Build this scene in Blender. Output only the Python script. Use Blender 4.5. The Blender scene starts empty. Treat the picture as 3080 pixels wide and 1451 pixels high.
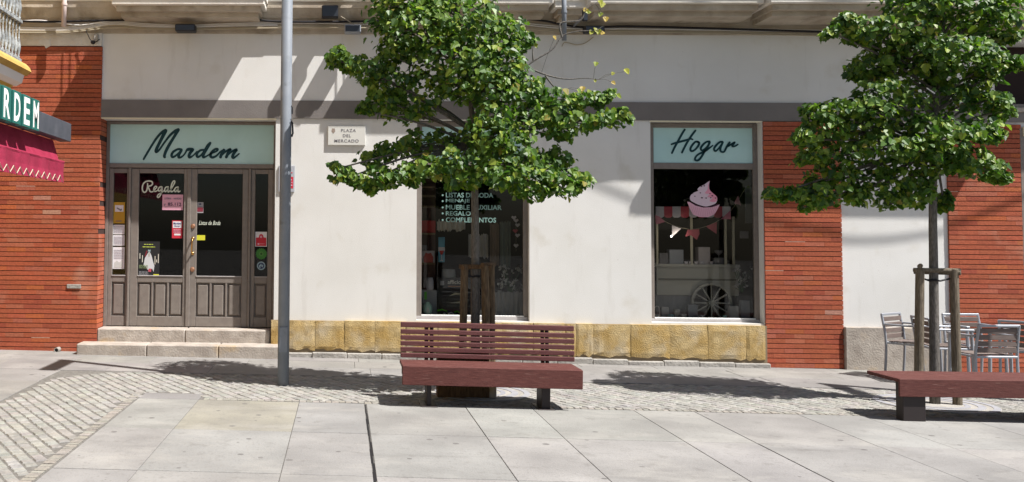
import bpy, math, random
import numpy as np
from mathutils import Vector, Matrix
R_ = math.radians
C = bpy.context.scene.collection
sc = bpy.context.scene

# ---------------------------------------------------------------- camera
CAM = Vector((0, -12.9, 1.635)); FPX = 2900.0; CX, CY = 941.2, 557.7
PIT, YAW, ROL = 0.05005, 0.03133, 0.00931
_f = Vector((-math.sin(YAW)*math.cos(PIT), math.cos(YAW)*math.cos(PIT), math.sin(PIT)))
_r0 = Vector((math.cos(YAW), math.sin(YAW), 0)); _u0 = _r0.cross(_f)
_r = _r0*math.cos(ROL)+_u0*math.sin(ROL); _u = -_r0*math.sin(ROL)+_u0*math.cos(ROL)
cam = bpy.data.cameras.new("camera"); co = bpy.data.objects.new("camera", cam); C.objects.link(co)
cam.sensor_width = 36; cam.lens = 36*FPX/3080
cam.shift_x = (1540-CX)/3080; cam.shift_y = (CY-725.5)/3080
cam.clip_start = .1; cam.clip_end = 400
co.matrix_world = Matrix(((_r.x, _u.x, -_f.x, CAM.x), (_r.y, _u.y, -_f.y, CAM.y), (_r.z, _u.z, -_f.z, CAM.z), (0, 0, 0, 1)))
sc.camera = co
# ---------------------------------------------------------------- light
sun_dir = Vector((-1.85, 1.0, -3.35)).normalized()
elev = math.asin(-sun_dir.z); az = math.atan2(-sun_dir.x, -sun_dir.y)   # clockwise from +Y
w = bpy.data.worlds.new("World"); sc.world = w; w.use_nodes = True
nt = w.node_tree; bg = nt.nodes['Background']
sky = nt.nodes.new('ShaderNodeTexSky'); sky.sky_type = 'NISHITA'; sky.sun_disc = False
sky.sun_elevation = elev; sky.sun_rotation = az; sky.air_density = 1.0; sky.dust_density = 1.6
nt.links.new(sky.outputs[0], bg.inputs[0]); bg.inputs[1].default_value = 0.05
sl = bpy.data.lights.new("sun", 'SUN'); sl.energy = 4.6; sl.angle = R_(.5); sl.color = (1, .97, .93)
so = bpy.data.objects.new("sun", sl); C.objects.link(so); so.rotation_euler = sun_dir.to_track_quat('-Z', 'Y').to_euler()
sc.view_settings.view_transform = 'Standard'; sc.view_settings.look = 'None'
sc.view_settings.exposure = 0.98; sc.view_settings.gamma = 1
sc.cycles.max_bounces = 8; sc.cycles.transparent_max_bounces = 12

# ---------------------------------------------------------------- pixel helpers (photo pixel -> point on a world plane)
def ray(px, py): return _f + _r*((px-CX)/FPX) - _u*((py-CY)/FPX)
def at(px, py, Y=0.0): d = ray(px, py); return CAM + d*((Y-CAM.y)/d.y)
def atX(px, py, X): d = ray(px, py); return CAM + d*((X-CAM.x)/d.x)
def atZ(px, py, Z): d = ray(px, py); return CAM + d*((Z-CAM.z)/d.z)
SL = -0.0095
def gz(x): return SL*x
def atG(px, py, h=0.0): d = ray(px, py); t = (h+SL*CAM.x-CAM.z)/(d.z-SL*d.x); return CAM + d*t
def X0(px, py=700, Y=0.0): return at(px, py, Y).x
def Z0(py, px=1500, Y=0.0): return at(px, py, Y).z

# ---------------------------------------------------------------- materials
def mat(name, col, rough=.8, col2=None, scale=8.0, bump=0.0, bscale=60.0, metal=0.0, detail=4, spec=.3, stretch=None, attr=False, stain=None, trans=0):
    m = bpy.data.materials.new(name); m.use_nodes = True; n = m.node_tree.nodes; l = m.node_tree.links
    b = n['Principled BSDF']; b.inputs['Roughness'].default_value = rough; b.inputs['Metallic'].default_value = metal
    b.inputs['Specular IOR Level'].default_value = spec
    tc = n.new('ShaderNodeTexCoord'); src = tc.outputs['Object']
    if stretch:
        mp = n.new('ShaderNodeMapping'); mp.inputs['Scale'].default_value = stretch; l.new(src, mp.inputs[0]); src = mp.outputs[0]
    out = None
    def rgb(c): return (c[0], c[1], c[2], 1)
    if attr:
        a = n.new('ShaderNodeVertexColor'); a.layer_name = 'Col'; out = a.outputs[0]
        if col2:
            nz = n.new('ShaderNodeTexNoise'); nz.inputs['Scale'].default_value = scale; nz.inputs['Detail'].default_value = detail; l.new(src, nz.inputs[0])
            cr = n.new('ShaderNodeValToRGB'); cr.color_ramp.elements[0].position = .3; cr.color_ramp.elements[1].position = .7
            cr.color_ramp.elements[0].color = rgb(col); cr.color_ramp.elements[1].color = rgb(col2); l.new(nz.outputs[0], cr.inputs[0])
            mx = n.new('ShaderNodeMix'); mx.data_type = 'RGBA'; mx.blend_type = 'MULTIPLY'; mx.inputs[0].default_value = 1
            l.new(cr.outputs[0], mx.inputs[6]); l.new(out, mx.inputs[7]); out = mx.outputs[2]
    elif col2:
        nz = n.new('ShaderNodeTexNoise'); nz.inputs['Scale'].default_value = scale; nz.inputs['Detail'].default_value = detail; l.new(src, nz.inputs[0])
        cr = n.new('ShaderNodeValToRGB'); cr.color_ramp.elements[0].position = .35; cr.color_ramp.elements[1].position = .68
        cr.color_ramp.elements[0].color = rgb(col); cr.color_ramp.elements[1].color = rgb(col2); l.new(nz.outputs[0], cr.inputs[0]); out = cr.outputs[0]
    if stain:
        scol, ssc, lo, hi = stain
        nz = n.new('ShaderNodeTexNoise'); nz.inputs['Scale'].default_value = ssc; nz.inputs['Detail'].default_value = 6; l.new(src, nz.inputs[0])
        mr = n.new('ShaderNodeMapRange'); mr.inputs[1].default_value = lo; mr.inputs[2].default_value = hi; l.new(nz.outputs[0], mr.inputs[0])
        mx = n.new('ShaderNodeMix'); mx.data_type = 'RGBA'; l.new(mr.outputs[0], mx.inputs[0]); mx.inputs[7].default_value = rgb(scol)
        if out: l.new(out, mx.inputs[6])
        else: mx.inputs[6].default_value = rgb(col)
        out = mx.outputs[2]
    if out: l.new(out, b.inputs['Base Color'])
    else: b.inputs['Base Color'].default_value = rgb(col)
    if bump:
        nb = n.new('ShaderNodeTexNoise'); nb.inputs['Scale'].default_value = bscale; nb.inputs['Detail'].default_value = 5; l.new(src, nb.inputs[0])
        bp = n.new('ShaderNodeBump'); bp.inputs['Strength'].default_value = min(1, bump); bp.inputs['Distance'].default_value = .02*max(1, bump)
        l.new(nb.outputs[0], bp.inputs['Height']); l.new(bp.outputs[0], b.inputs['Normal'])
    return m

M = {}
M['plaster'] = mat('plaster', (.655, .643, .615), .9, (.71, .70, .68), 1.3, .13, 90, stain=((.57, .54, .48), 2.2, .60, .8))
def streaks(m, col, scale, lo, hi, stretch, amt):
    n = m.node_tree.nodes; l = m.node_tree.links; b = n['Principled BSDF']; src = b.inputs['Base Color'].links[0].from_socket
    tc = n.new('ShaderNodeTexCoord'); mp = n.new('ShaderNodeMapping'); mp.inputs['Scale'].default_value = stretch; l.new(tc.outputs['Object'], mp.inputs[0])
    nz = n.new('ShaderNodeTexNoise'); nz.inputs['Scale'].default_value = scale; nz.inputs['Detail'].default_value = 7; nz.inputs['Roughness'].default_value = .65; l.new(mp.outputs[0], nz.inputs[0])
    mr = n.new('ShaderNodeMapRange'); mr.inputs[1].default_value = lo; mr.inputs[2].default_value = hi; mr.inputs[4].default_value = amt; l.new(nz.outputs[0], mr.inputs[0])
    mx = n.new('ShaderNodeMix'); mx.data_type = 'RGBA'; l.new(mr.outputs[0], mx.inputs[0]); l.new(src, mx.inputs[6]); mx.inputs[7].default_value = (*col, 1); l.new(mx.outputs[2], b.inputs['Base Color'])
streaks(M['plaster'], (.42, .39, .34), 2.4, .56, .74, (2.2, 1, .35), .28)
streaks(M['plaster'], (.36, .33, .29), 26, .66, .74, (1, 1, 1), .7)
M['plaster_rough'] = mat('plaster_rough', (.60, .56, .50), .9, (.74, .71, .66), 5, .6, 22, stain=((.36, .32, .26), 3.5, .55, .75))
M['soffit'] = mat('soffit', (.37, .31, .24), .9, (.50, .44, .36), 3, .3, 30, stain=((.22, .18, .13), 4, .55, .8))  # brown tone holds real dirt and the bounce light on the undersides
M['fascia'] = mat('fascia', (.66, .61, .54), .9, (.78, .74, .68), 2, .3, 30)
M['grey_band'] = mat('grey_band', (.165, .150, .142), .85, (.20, .182, .172), 2, .15, 60)
M['bounce_lip'] = mat('bounce_lip', (.72, .66, .50), .8)  # pale tone stands for bounce light under the band; the wall plate shares it
M['brick'] = mat('brick', (.84, .80, .80), .88, (1.08, 1.06, 1.06), 30, .3, 70, attr=True, stain=((.50, .26, .18), 1.6, .60, .9))
M['mortar'] = mat('mortar', (.05, .026, .022), .95)
M['sandstone'] = mat('sandstone', (.37, .245, .085), .95, (.47, .36, .19), 4.5, .55, 75, stain=((.45, .38, .27), 3.6, .50, .72))
M['limestone'] = mat('limestone', (.30, .26, .225), .95, (.42, .375, .33), 6, .35, 45, stain=((.36, .26, .15), 3, .6, .75))
M['concrete'] = mat('concrete', (.26, .245, .225), .95, (.36, .34, .31), 5, .6, 25)
M['frame'] = mat('frame', (.185, .158, .14), .5, (.215, .187, .165), 14, .05, 80, spec=.4)
M['frame_light'] = mat('frame_light', (.34, .315, .31), .45, (.38, .355, .35), 14, spec=.4)
M['sign_panel'] = mat('sign_panel', (.44, .65, .63), .35, (.50, .72, .71), 2.5, spec=.5)
M['sign_ink'] = mat('sign_ink', (.004, .040, .048), .45)
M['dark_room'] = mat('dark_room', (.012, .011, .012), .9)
M['shelf'] = mat('shelf', (.10, .085, .08), .7)
M['brass'] = mat('brass', (.62, .36, .12), .28, metal=1)
M['copper'] = mat('copper', (.45, .24, .15), .4, metal=.8)
M['bench_wood'] = mat('bench_wood', (.082, .025, .021), .72, (.125, .043, .036), 9, .35, 40, stretch=(1, 9, 9), spec=.25, stain=((.24, .13, .11), 7, .62, .80))
M['bench_slat'] = mat('bench_slat', (.085, .026, .026), .68, (.120, .040, .038), 9, .3, 40, stretch=(1, 9, 9), spec=.35, stain=((.2, .11, .1), 9, .68, .84))
M['dark_steel'] = mat('dark_steel', (.035, .028, .028), .5, metal=.3)
M['timber'] = mat('timber', (.065, .035, .016), .8, (.13, .075, .035), 10, .5, 30, stretch=(6, 6, 1))
M['stake'] = mat('stake', (.065, .042, .024), .85, (.15, .105, .06), 12, .5, 40, stretch=(6, 6, 1))
M['stake_grey'] = mat('stake_grey', (.105, .085, .06), .85, (.20, .165, .12), 12, .5, 40, stretch=(6, 6, 1))
M['bark'] = mat('bark', (.085, .078, .068), .9, (.17, .155, .14), 20, .5, 40, stretch=(4, 4, 1))
M['post_paint'] = mat('post_paint', (.175, .195, .225), .6, (.215, .235, .265), 5, .03, 90, spec=.35, stain=((.13, .14, .15), 9, .62, .8))
M['alu'] = mat('alu', (.33, .345, .38), .5, metal=.35, spec=.4)
M['chair_slat'] = mat('chair_slat', (.125, .095, .085), .6, (.17, .135, .12), 10, stretch=(1, 8, 8))
M['slab'] = None
M['cobble'] = mat('cobble', (.80, .80, .80), .85, (1.15, 1.13, 1.1), 25, .4, 60, attr=True)
M['joint'] = mat('joint', (.115, .108, .098), .95, (.18, .17, .155), 30, .4, 60)
M['cast_iron'] = mat('cast_iron', (.30, .30, .33), .6, (.38, .38, .40), 8, metal=.3)
M['white'] = mat('white_paint', (.78, .78, .76), .6)
M['cable_white'] = mat('cable_white', (.70, .68, .66), .6)
M['cable_black'] = mat('cable_black', (.012, .011, .014), .6)
M['cable_cream'] = mat('cable_cream', (.38, .33, .24), .7)
M['black_metal'] = mat('black_metal', (.02, .02, .024), .5)
M['grey_metal'] = mat('grey_metal', (.22, .24, .28), .45, (.28, .30, .34), 5)
M['pipe_pink'] = mat('pipe_pink', (.62, .50, .47), .7)
M['awning'] = mat('awning', (.25, .014, .045), .85, (.33, .024, .065), 5, .2, 40)
M['green_sign'] = mat('green_sign', (.02, .13, .11), .5)
M['dark_box'] = mat('dark_box', (.06, .066, .08), .55, (.095, .10, .12), 4)
M['ochre'] = mat('ochre', (.42, .27, .07), .85, (.52, .35, .11), 4, .3, 30)
M['stone_grey'] = mat('stone_grey', (.16, .17, .175), .7, (.40, .42, .42), 14, .5, 30)
M['glass'] = None

def flat(name, col, rough=.7, **k):
    if name not in M: M[name] = mat(name, col, rough, **k)
    return M[name]
for nme, c in dict(paper_white=(.72, .70, .72), paper_pink=(.70, .36, .46), paper_yellow=(.62, .60, .04), paper_amber=(.50, .29, .03), red_ink=(.55, .03, .05), blue_ink=(.03, .04, .18), grey_ink=(.16, .15, .17), green_leafy=(.05, .20, .04), pale_teal=(.34, .50, .50), lettering_mint=(.20, .33, .30), lettering_cream=(.62, .66, .56), lettering_dim=(.13, .17, .20), pink_icing=(.72, .30, .40), pale_icing=(.66, .52, .60), choc=(.05, .012, .03), bunting_red=(.50, .08, .11), bunting_white=(.60, .55, .58), cart_cream=(.52, .49, .43), vivid_green=(.12, .55, .04), mint_white=(.45, .70, .62), flower_white=(.60, .56, .54), red_goods=(.45, .03, .03), navy=(.02, .03, .09), plaque=(.62, .61, .57), sky_blue=(.10, .30, .42), wall_shadow=(.05, .015, .012)).items():
    flat(nme, c)
# glass: clear pane, mirror share by fresnel
m = bpy.data.materials.new('glass'); m.use_nodes = True; n = m.node_tree.nodes; l = m.node_tree.links; n.clear()
o_ = n.new('ShaderNodeOutputMaterial'); mx = n.new('ShaderNodeMixShader'); tr = n.new('ShaderNodeBsdfTransparent'); gl = n.new('ShaderNodeBsdfGlossy'); fr = n.new('ShaderNodeFresnel')
tr.inputs[0].default_value = (.86, .86, .84, 1); gl.inputs['Roughness'].default_value = .01; fr.inputs[0].default_value = 1.36
l.new(fr.outputs[0], mx.inputs[0]); l.new(tr.outputs[0], mx.inputs[1]); l.new(gl.outputs[0], mx.inputs[2]); l.new(mx.outputs[0], o_.inputs[0]); M['glass'] = m
# leaves
def leaf_mat(name, stops):
    m = bpy.data.materials.new(name); m.use_nodes = True; n = m.node_tree.nodes; l = m.node_tree.links; b = n['Principled BSDF']; o_ = n['Material Output']
    g = n.new('ShaderNodeVertexColor'); g.layer_name = 'Col'; l.new(g.outputs[0], b.inputs['Base Color'])
    b.inputs['Roughness'].default_value = .46; b.inputs['Specular IOR Level'].default_value = .38
    t = n.new('ShaderNodeBsdfTranslucent'); mm = n.new('ShaderNodeMix'); mm.data_type = 'RGBA'; mm.blend_type = 'MULTIPLY'; mm.inputs[0].default_value = 1
    l.new(g.outputs[0], mm.inputs[6]); mm.inputs[7].default_value = (1.45, 2.0, .6, 1); l.new(mm.outputs[2], t.inputs[0])
    mx = n.new('ShaderNodeMixShader'); mx.inputs[0].default_value = .26; l.new(b.outputs[0], mx.inputs[1]); l.new(t.outputs[0], mx.inputs[2]); l.new(mx.outputs[0], o_.inputs[0])
    return m
M['leaf'] = leaf_mat('leaf', None)
# paving slab: big soft blotches, gum spots and per-slab tint
def slab_mat():
    m = mat('slab', (.80, .80, .80), .82, (1.10, 1.10, 1.10), 1.6, .25, 70, attr=True)
    n = m.node_tree.nodes; l = m.node_tree.links; b = n['Principled BSDF']; src = b.inputs['Base Color'].links[0].from_socket
    tc = n.new('ShaderNodeTexCoord')
    def mult(src, fac_sock, col):
        mx = n.new('ShaderNodeMix'); mx.data_type = 'RGBA'; l.new(fac_sock, mx.inputs[0]); l.new(src, mx.inputs[6]); mx.inputs[7].default_value = (*col, 1); return mx.outputs[2]
    vo = n.new('ShaderNodeTexVoronoi'); vo.inputs['Scale'].default_value = 5.5; l.new(tc.outputs['Object'], vo.inputs[0])
    sp = n.new('ShaderNodeSeparateColor'); l.new(vo.outputs['Color'], sp.inputs[0])
    mr = n.new('ShaderNodeMapRange'); mr.inputs[1].default_value = .0; mr.inputs[2].default_value = 1; mr.inputs[3].default_value = -.09; mr.inputs[4].default_value = .17; l.new(sp.outputs[0], mr.inputs[0])
    lt = n.new('ShaderNodeMath'); lt.operation = 'LESS_THAN'; l.new(vo.outputs['Distance'], lt.inputs[0]); l.new(mr.outputs[0], lt.inputs[1])
    ml = n.new('ShaderNodeMath'); ml.operation = 'MULTIPLY'; l.new(lt.outputs[0], ml.inputs[0]); ml.inputs[1].default_value = .8
    src = mult(src, ml.outputs[0], (.09, .083, .08))
    nz = n.new('ShaderNodeTexNoise'); nz.inputs['Scale'].default_value = .9; nz.inputs['Detail'].default_value = 3; l.new(tc.outputs['Object'], nz.inputs[0])
    m2 = n.new('ShaderNodeMapRange'); m2.inputs[1].default_value = .45; m2.inputs[2].default_value = .70; m2.inputs[4].default_value = .55; l.new(nz.outputs[0], m2.inputs[0])
    src = mult(src, m2.outputs[0], (.17, .162, .155))
    nf = n.new('ShaderNodeTexNoise'); nf.inputs['Scale'].default_value = 42; nf.inputs['Detail'].default_value = 2; l.new(tc.outputs['Object'], nf.inputs[0])
    m3 = n.new('ShaderNodeMapRange'); m3.inputs[1].default_value = .55; m3.inputs[2].default_value = .75; m3.inputs[4].default_value = .5; l.new(nf.outputs[0], m3.inputs[0])
    src = mult(src, m3.outputs[0], (.15, .14, .135))
    l.new(src, b.inputs['Base Color']); streaks(m, (.33, .315, .29), 1.1, .52, .75, (1, 1.6, 1), .7); streaks(m, (.13, .12, .11), 6, .56, .78, (1, 1, 1), .65); streaks(m, (.10, .095, .09), .8, .60, .72, (.5, 3, 1), .35); return m
M['slab'] = slab_mat()
streaks(M['bench_wood'], (.30, .20, .16), 14, .62, .72, (.35, 5, 5), .55); streaks(M['bench_wood'], (.05, .02, .018), 3, .55, .75, (.6, 2, 2), .6); streaks(M['bench_slat'], (.24, .15, .13), 14, .66, .74, (.35, 5, 5), .45)
streaks(M['post_paint'], (.32, .34, .36), 5, .60, .68, (1, 1, .5), .5)

# ---------------------------------------------------------------- mesh builder
class MB:
    def __init__(s): s.v = []; s.f = []; s.c = []; s.cur = None
    def add(s, vs, fs, col=None):
        o = len(s.v); s.v += [tuple(v) for v in vs]; s.f += [tuple(i+o for i in f) for f in fs]; s.c += [col or (1, 1, 1)]*len(fs); return s
    def box(s, x0, x1, y0, y1, z0, z1, col=None):
        return s.add([(x0, y0, z0), (x1, y0, z0), (x1, y1, z0), (x0, y1, z0), (x0, y0, z1), (x1, y0, z1), (x1, y1, z1), (x0, y1, z1)],
                     [(0, 3, 2, 1), (4, 5, 6, 7), (0, 1, 5, 4), (1, 2, 6, 5), (2, 3, 7, 6), (3, 0, 4, 7)], col)
    def cbox(s, x0, x1, y0, y1, z0, z1, b=.006, col=None):
        # chamfered box
        vs = []; 
        for sx, x in ((1, x0), (-1, x1)):
            for sy, y in ((1, y0), (-1, y1)):
                for sz, z in ((1, z0), (-1, z1)):
                    vs += [(x, y+sy*b, z+sz*b), (x+sx*b, y, z+sz*b), (x+sx*b, y+sy*b, z)]
        def i(a, bb, c, k): return (a*4+bb*2+c)*3+k
        F = []
        F += [(i(0,0,0,0), i(0,0,1,0), i(0,1,1,0), i(0,1,0,0)), (i(1,0,0,0), i(1,1,0,0), i(1,1,1,0), i(1,0,1,0))]
        F += [(i(0,0,0,1), i(1,0,0,1), i(1,0,1,1), i(0,0,1,1)), (i(0,1,0,1), i(0,1,1,1), i(1,1,1,1), i(1,1,0,1))]
        F += [(i(0,0,0,2), i(0,1,0,2), i(1,1,0,2), i(1,0,0,2)), (i(0,0,1,2), i(1,0,1,2), i(1,1,1,2), i(0,1,1,2))]
        for a in (0, 1):
            for c in (0, 1): F += [(i(a,c,0,0), i(a,c,1,0), i(a,c,1,1), i(a,c,0,1))]
            for c in (0, 1): F += [(i(a,0,c,0), i(a,1,c,0), i(a,1,c,2), i(a,0,c,2))]
            for c in (0, 1): F += [(i(0,a,c,1), i(1,a,c,1), i(1,a,c,2), i(0,a,c,2))]
            for bb in (0, 1):
                for c in (0, 1): F += [(i(a,bb,c,0), i(a,bb,c,1), i(a,bb,c,2))]
        return s.add(vs, F, col)
    def obox(s, p, ax, ay, az, hx, hy, hz, col=None):
        p = Vector(p); vs = [p+ax*(i*hx)+ay*(j*hy)+az*(k*hz) for k in (-1, 1) for i, j in ((-1, -1), (1, -1), (1, 1), (-1, 1))]
        return s.add(vs, [(0, 3, 2, 1), (4, 5, 6, 7), (0, 1, 5, 4), (1, 2, 6, 5), (2, 3, 7, 6), (3, 0, 4, 7)], col)
    def tube(s, pts, rad, n=8, cap=True, col=None):
        pts = [Vector(p) for p in pts]; rr = rad if isinstance(rad, (list, tuple)) else [rad]*len(pts); o = len(s.v); up = None
        for k, p in enumerate(pts):
            t = (pts[min(k+1, len(pts)-1)]-pts[max(k-1, 0)]).normalized()
            a = up - t*up.dot(t) if up is not None else (Vector((0, 0, 1)) if abs(t.z) < .9 else Vector((1, 0, 0))).cross(t)
            if a.length < 1e-6: a = t.orthogonal()
            a.normalize(); up = a; b = t.cross(a)
            for j in range(n): q = 2*math.pi*j/n; s.v.append(tuple(p+(a*math.cos(q)+b*math.sin(q))*rr[k]))
        m_ = 0
        for k in range(len(pts)-1):
            for j in range(n): s.f.append((o+k*n+j, o+k*n+(j+1) % n, o+(k+1)*n+(j+1) % n, o+(k+1)*n+j)); m_ += 1
        if cap: s.f += [tuple(o+j for j in range(n-1, -1, -1)), tuple(o+(len(pts)-1)*n+j for j in range(n))]; m_ += 2
        s.c += [col or (1, 1, 1)]*m_; return s
    def lathe(s, prof, c, n=16, axis='Z', col=None):
        o = len(s.v); c = Vector(c)
        for r, h in prof:
            for j in range(n):
                q = 2*math.pi*j/n; a, b = r*math.cos(q), r*math.sin(q)
                s.v.append(tuple(c+(Vector((a, b, h)) if axis == 'Z' else Vector((a, -h, b)) if axis == 'Y' else Vector((h, a, b)))))
        m_ = 0
        for k in range(len(prof)-1):
            for j in range(n): s.f.append((o+k*n+j, o+k*n+(j+1) % n, o+(k+1)*n+(j+1) % n, o+(k+1)*n+j)); m_ += 1
        s.f += [tuple(o+j for j in range(n-1, -1, -1)), tuple(o+(len(prof)-1)*n+j for j in range(n))]; m_ += 2
        s.c += [col or (1, 1, 1)]*m_; return s
    def prism(s, poly, y0, y1, col=None):   # polygon in XZ, extruded in Y
        k = len(poly); vs = [(x, y0, z) for x, z in poly]+[(x, y1, z) for x, z in poly]
        return s.add(vs, [tuple(range(k)), tuple(range(2*k-1, k-1, -1))]+[(i, i+k, (i+1) % k+k, (i+1) % k) for i in range(k)], col)
    def extrudeX(s, prof, x0, x1, col=None):   # profile in (y,z)
        k = len(prof); vs = [(x0, y, z) for y, z in prof]+[(x1, y, z) for y, z in prof]
        return s.add(vs, [tuple(range(k)), tuple(range(2*k-1, k-1, -1))]+[(i, (i+1) % k, (i+1) % k+k, i+k) for i in range(k)], col)
    def build(s, name, m, parent=None, smooth=False, org=None):
        me = bpy.data.meshes.new(name)
        vs = s.v if org is None else [(a-org[0], b-org[1], c-org[2]) for a, b, c in s.v]
        me.from_pydata(vs, [], s.f); me.update()
        import bmesh
        bm = bmesh.new(); bm.from_mesh(me); bmesh.ops.recalc_face_normals(bm, faces=bm.faces) if len(s.f) < 60000 else None; bm.to_mesh(me); bm.free()
        mt = M[m] if isinstance(m, str) else m; me.materials.append(mt)
        if any(c != (1, 1, 1) for c in s.c):
            ca = me.color_attributes.new('Col', 'FLOAT_COLOR', 'CORNER'); arr = []
            for p in me.polygons: arr += [*s.c[p.index], 1.0]*p.loop_total
            ca.data.foreach_set('color', arr)
        if smooth: me.polygons.foreach_set('use_smooth', [True]*len(me.polygons))
        o = bpy.data.objects.new(name, me); C.objects.link(o)
        if parent is not None:
            o.parent = parent
        if org is not None and parent is None: o.location = org
        return o

def tag(o, label, cat, group=None, kind=None):
    if label: o['label'] = label
    if cat: o['category'] = cat
    if group: o['group'] = group
    if kind: o['kind'] = kind
    return o
def thing(name, label, cat, loc=(0, 0, 0), group=None, rz=0):
    o = bpy.data.objects.new(name, None); C.objects.link(o); o.location = loc; o.rotation_euler = (0, 0, rz); o.empty_display_size = .1
    return tag(o, label, cat, group)
def struct(o): o['kind'] = 'structure'; return o
def copy_tree(o, loc=None, rz=None, label=None, parent=None):
    c = o.copy(); C.objects.link(c)
    if parent is not None: c.parent = parent
    if loc is not None: c.location = loc
    if rz is not None: c.rotation_euler = (0, 0, rz)
    if label: c['label'] = label
    for ch in list(o.children): copy_tree(ch, parent=c)
    return c

def text_mb(s, size, depth=.002, offset=0.0, sx=1.0, align='LEFT', spacing=1.0, shear=0):
    cu = bpy.data.curves.new('text', 'FONT'); cu.body = s; cu.size = size; cu.extrude = depth; cu.offset = offset; cu.align_x = align; cu.space_character = spacing; cu.shear = shear; cu.resolution_u = 3
    o = bpy.data.objects.new('text', cu); C.objects.link(o); bpy.context.view_layer.update()
    me = bpy.data.meshes.new_from_object(o); C.objects.unlink(o)
    vs = [tuple(v.co) for v in me.vertices]; fs = [tuple(p.vertices) for p in me.polygons]
    bpy.data.objects.remove(o); bpy.data.curves.remove(cu); bpy.data.meshes.remove(me)
    return [(x*sx, y, z) for x, y, z in vs], fs
def text_obj(name, s, x, y, z, size, m, parent=None, **k):   # upright text facing -Y at (x,y,z) lower left
    vs, fs = text_mb(s, size, **k); b = MB(); b.add([(x+a, y-c, z+bb) for a, bb, c in vs], fs); return b.build(name, m, parent)
def text_fit(name, s, px0, px1, pyt, pyb, Y, m, parent=None, **k):   # capitals filling a pixel box on plane Y
    a = at(px0, pyb, Y); b = at(px1, pyt, Y); vs, fs = text_mb(s, 1.0, depth=0, **k)
    xs = [v[0] for v in vs]; ys = [v[1] for v in vs]; w_ = max(xs)-min(xs); h_ = max(ys)-min(ys)
    mbb = MB(); mbb.add([(a.x+(v[0]-min(xs))/w_*(b.x-a.x), Y-.002, a.z+(v[1]-min(ys))/h_*(b.z-a.z)) for v in vs], fs); return mbb.build(name, m, parent)
def smooth_line(pts, k=5):
    out = []; P = [Vector(p) for p in pts]; P = [P[0]*2-P[1]]+P+[P[-1]*2-P[-2]]
    for i in range(1, len(P)-2):
        for j in range(k):
            t = j/k; a, b, c, d = P[i-1:i+3]
            out.append(.5*((2*b)+(c-a)*t+(2*a-5*b+4*c-d)*t*t+(3*b-a-3*c+d)*t**3))
    out.append(P[-2]); return out
def strokes(name, S, conv, Y, wpx, m, parent, thick=.004, off=0):
    """hand lettering: strokes of (px,py[,w]) turned into flat brush ribbons with rounded ends lying on plane Y"""
    b = MB(); kk = 0
    for st in S:
        P = []
        for p in st:
            q = conv(p[0], p[1]); v = at(q[0], q[1], Y); P.append((v.x, v.z, (p[2] if len(p) > 2 else 1)*wpx/225/2))
        L = smooth_line(P, 6); kk += 1; y = Y-.003-.0006*kk-off
        left = []; right = []
        for i, p in enumerate(L):
            t = (L[min(i+1, len(L)-1)]-L[max(i-1, 0)]); t = Vector((t.x, t.y)); t = t.normalized() if t.length > 1e-9 else Vector((1, 0)); nn = Vector((-t.y, t.x)); h = p.z
            left.append((p.x+nn.x*h, p.y+nn.y*h)); right.append((p.x-nn.x*h, p.y-nn.y*h))
        for i in range(len(L)-1):
            q = [left[i], left[i+1], right[i+1], right[i]]; b.add([(a, y, c) for a, c in q], [(0, 1, 2, 3)])
        for p in (L[0], L[-1]):
            b.add([(p.x+p.z*math.cos(2*math.pi*j/10), y-.0002, p.y+p.z*math.sin(2*math.pi*j/10)) for j in range(10)], [tuple(range(10))])
    return b.build(name, m, parent)

rnd = random.Random(7)
# ================================================================ GROUND
gxa, gxb = -45, 45
g = MB(); g.add([(gxa, -70, gz(gxa)-.010), (gxb, -70, gz(gxb)-.010), (gxb, .6, gz(gxb)-.010), (gxa, .6, gz(gxa)-.010)], [(0, 1, 2, 3)])
go = struct(g.build('ground', 'joint'))
def tint(base, v, hue=.02, r=rnd):
    k = 1+r.uniform(-v, v); return tuple(max(0, c*k*(1+r.uniform(-hue, hue))) for c in base)
def slabbox(mb, x0, x1, y0, y1, gap=.006, gy=.012, base=(.262, .252, .239), v=.06, drop=0):
    x0 += gap/2; x1 -= gap/2; y0 += gy/2; y1 -= gy/2; c = tint(base, v); t = -.002-rnd.random()*.003+drop; e = .0022
    vs = [(x0, y0, gz(x0)+t-e), (x1, y0, gz(x1)+t-e), (x1, y1, gz(x1)+t-e), (x0, y1, gz(x0)+t-e),
          (x0+e, y0+e, gz(x0)+t), (x1-e, y0+e, gz(x1)+t), (x1-e, y1-e, gz(x1)+t), (x0+e, y1-e, gz(x0)+t),
          (x0, y0, gz(x0)-.02), (x1, y0, gz(x1)-.02), (x1, y1, gz(x1)-.02), (x0, y1, gz(x0)-.02)]
    mb.add(vs, [(4, 5, 6, 7), (0, 1, 5, 4), (1, 2, 6, 5), (2, 3, 7, 6), (3, 0, 4, 7), (8, 9, 1, 0), (9, 10, 2, 1), (10, 11, 3, 2), (11, 8, 0, 3)], c)
YE = -3.46
pv = MB(); xsj = [-1.98, -1.39, -.41, .23, 1.19, 1.83, 2.80, 3.38, 4.35, 4.95, 5.92, 6.55, 7.5, 8.1, 9.1, 9.7, 10.7, 11.3, 12.3]
ysj = [YE-1.4*i for i in range(0, 16)]
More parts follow.
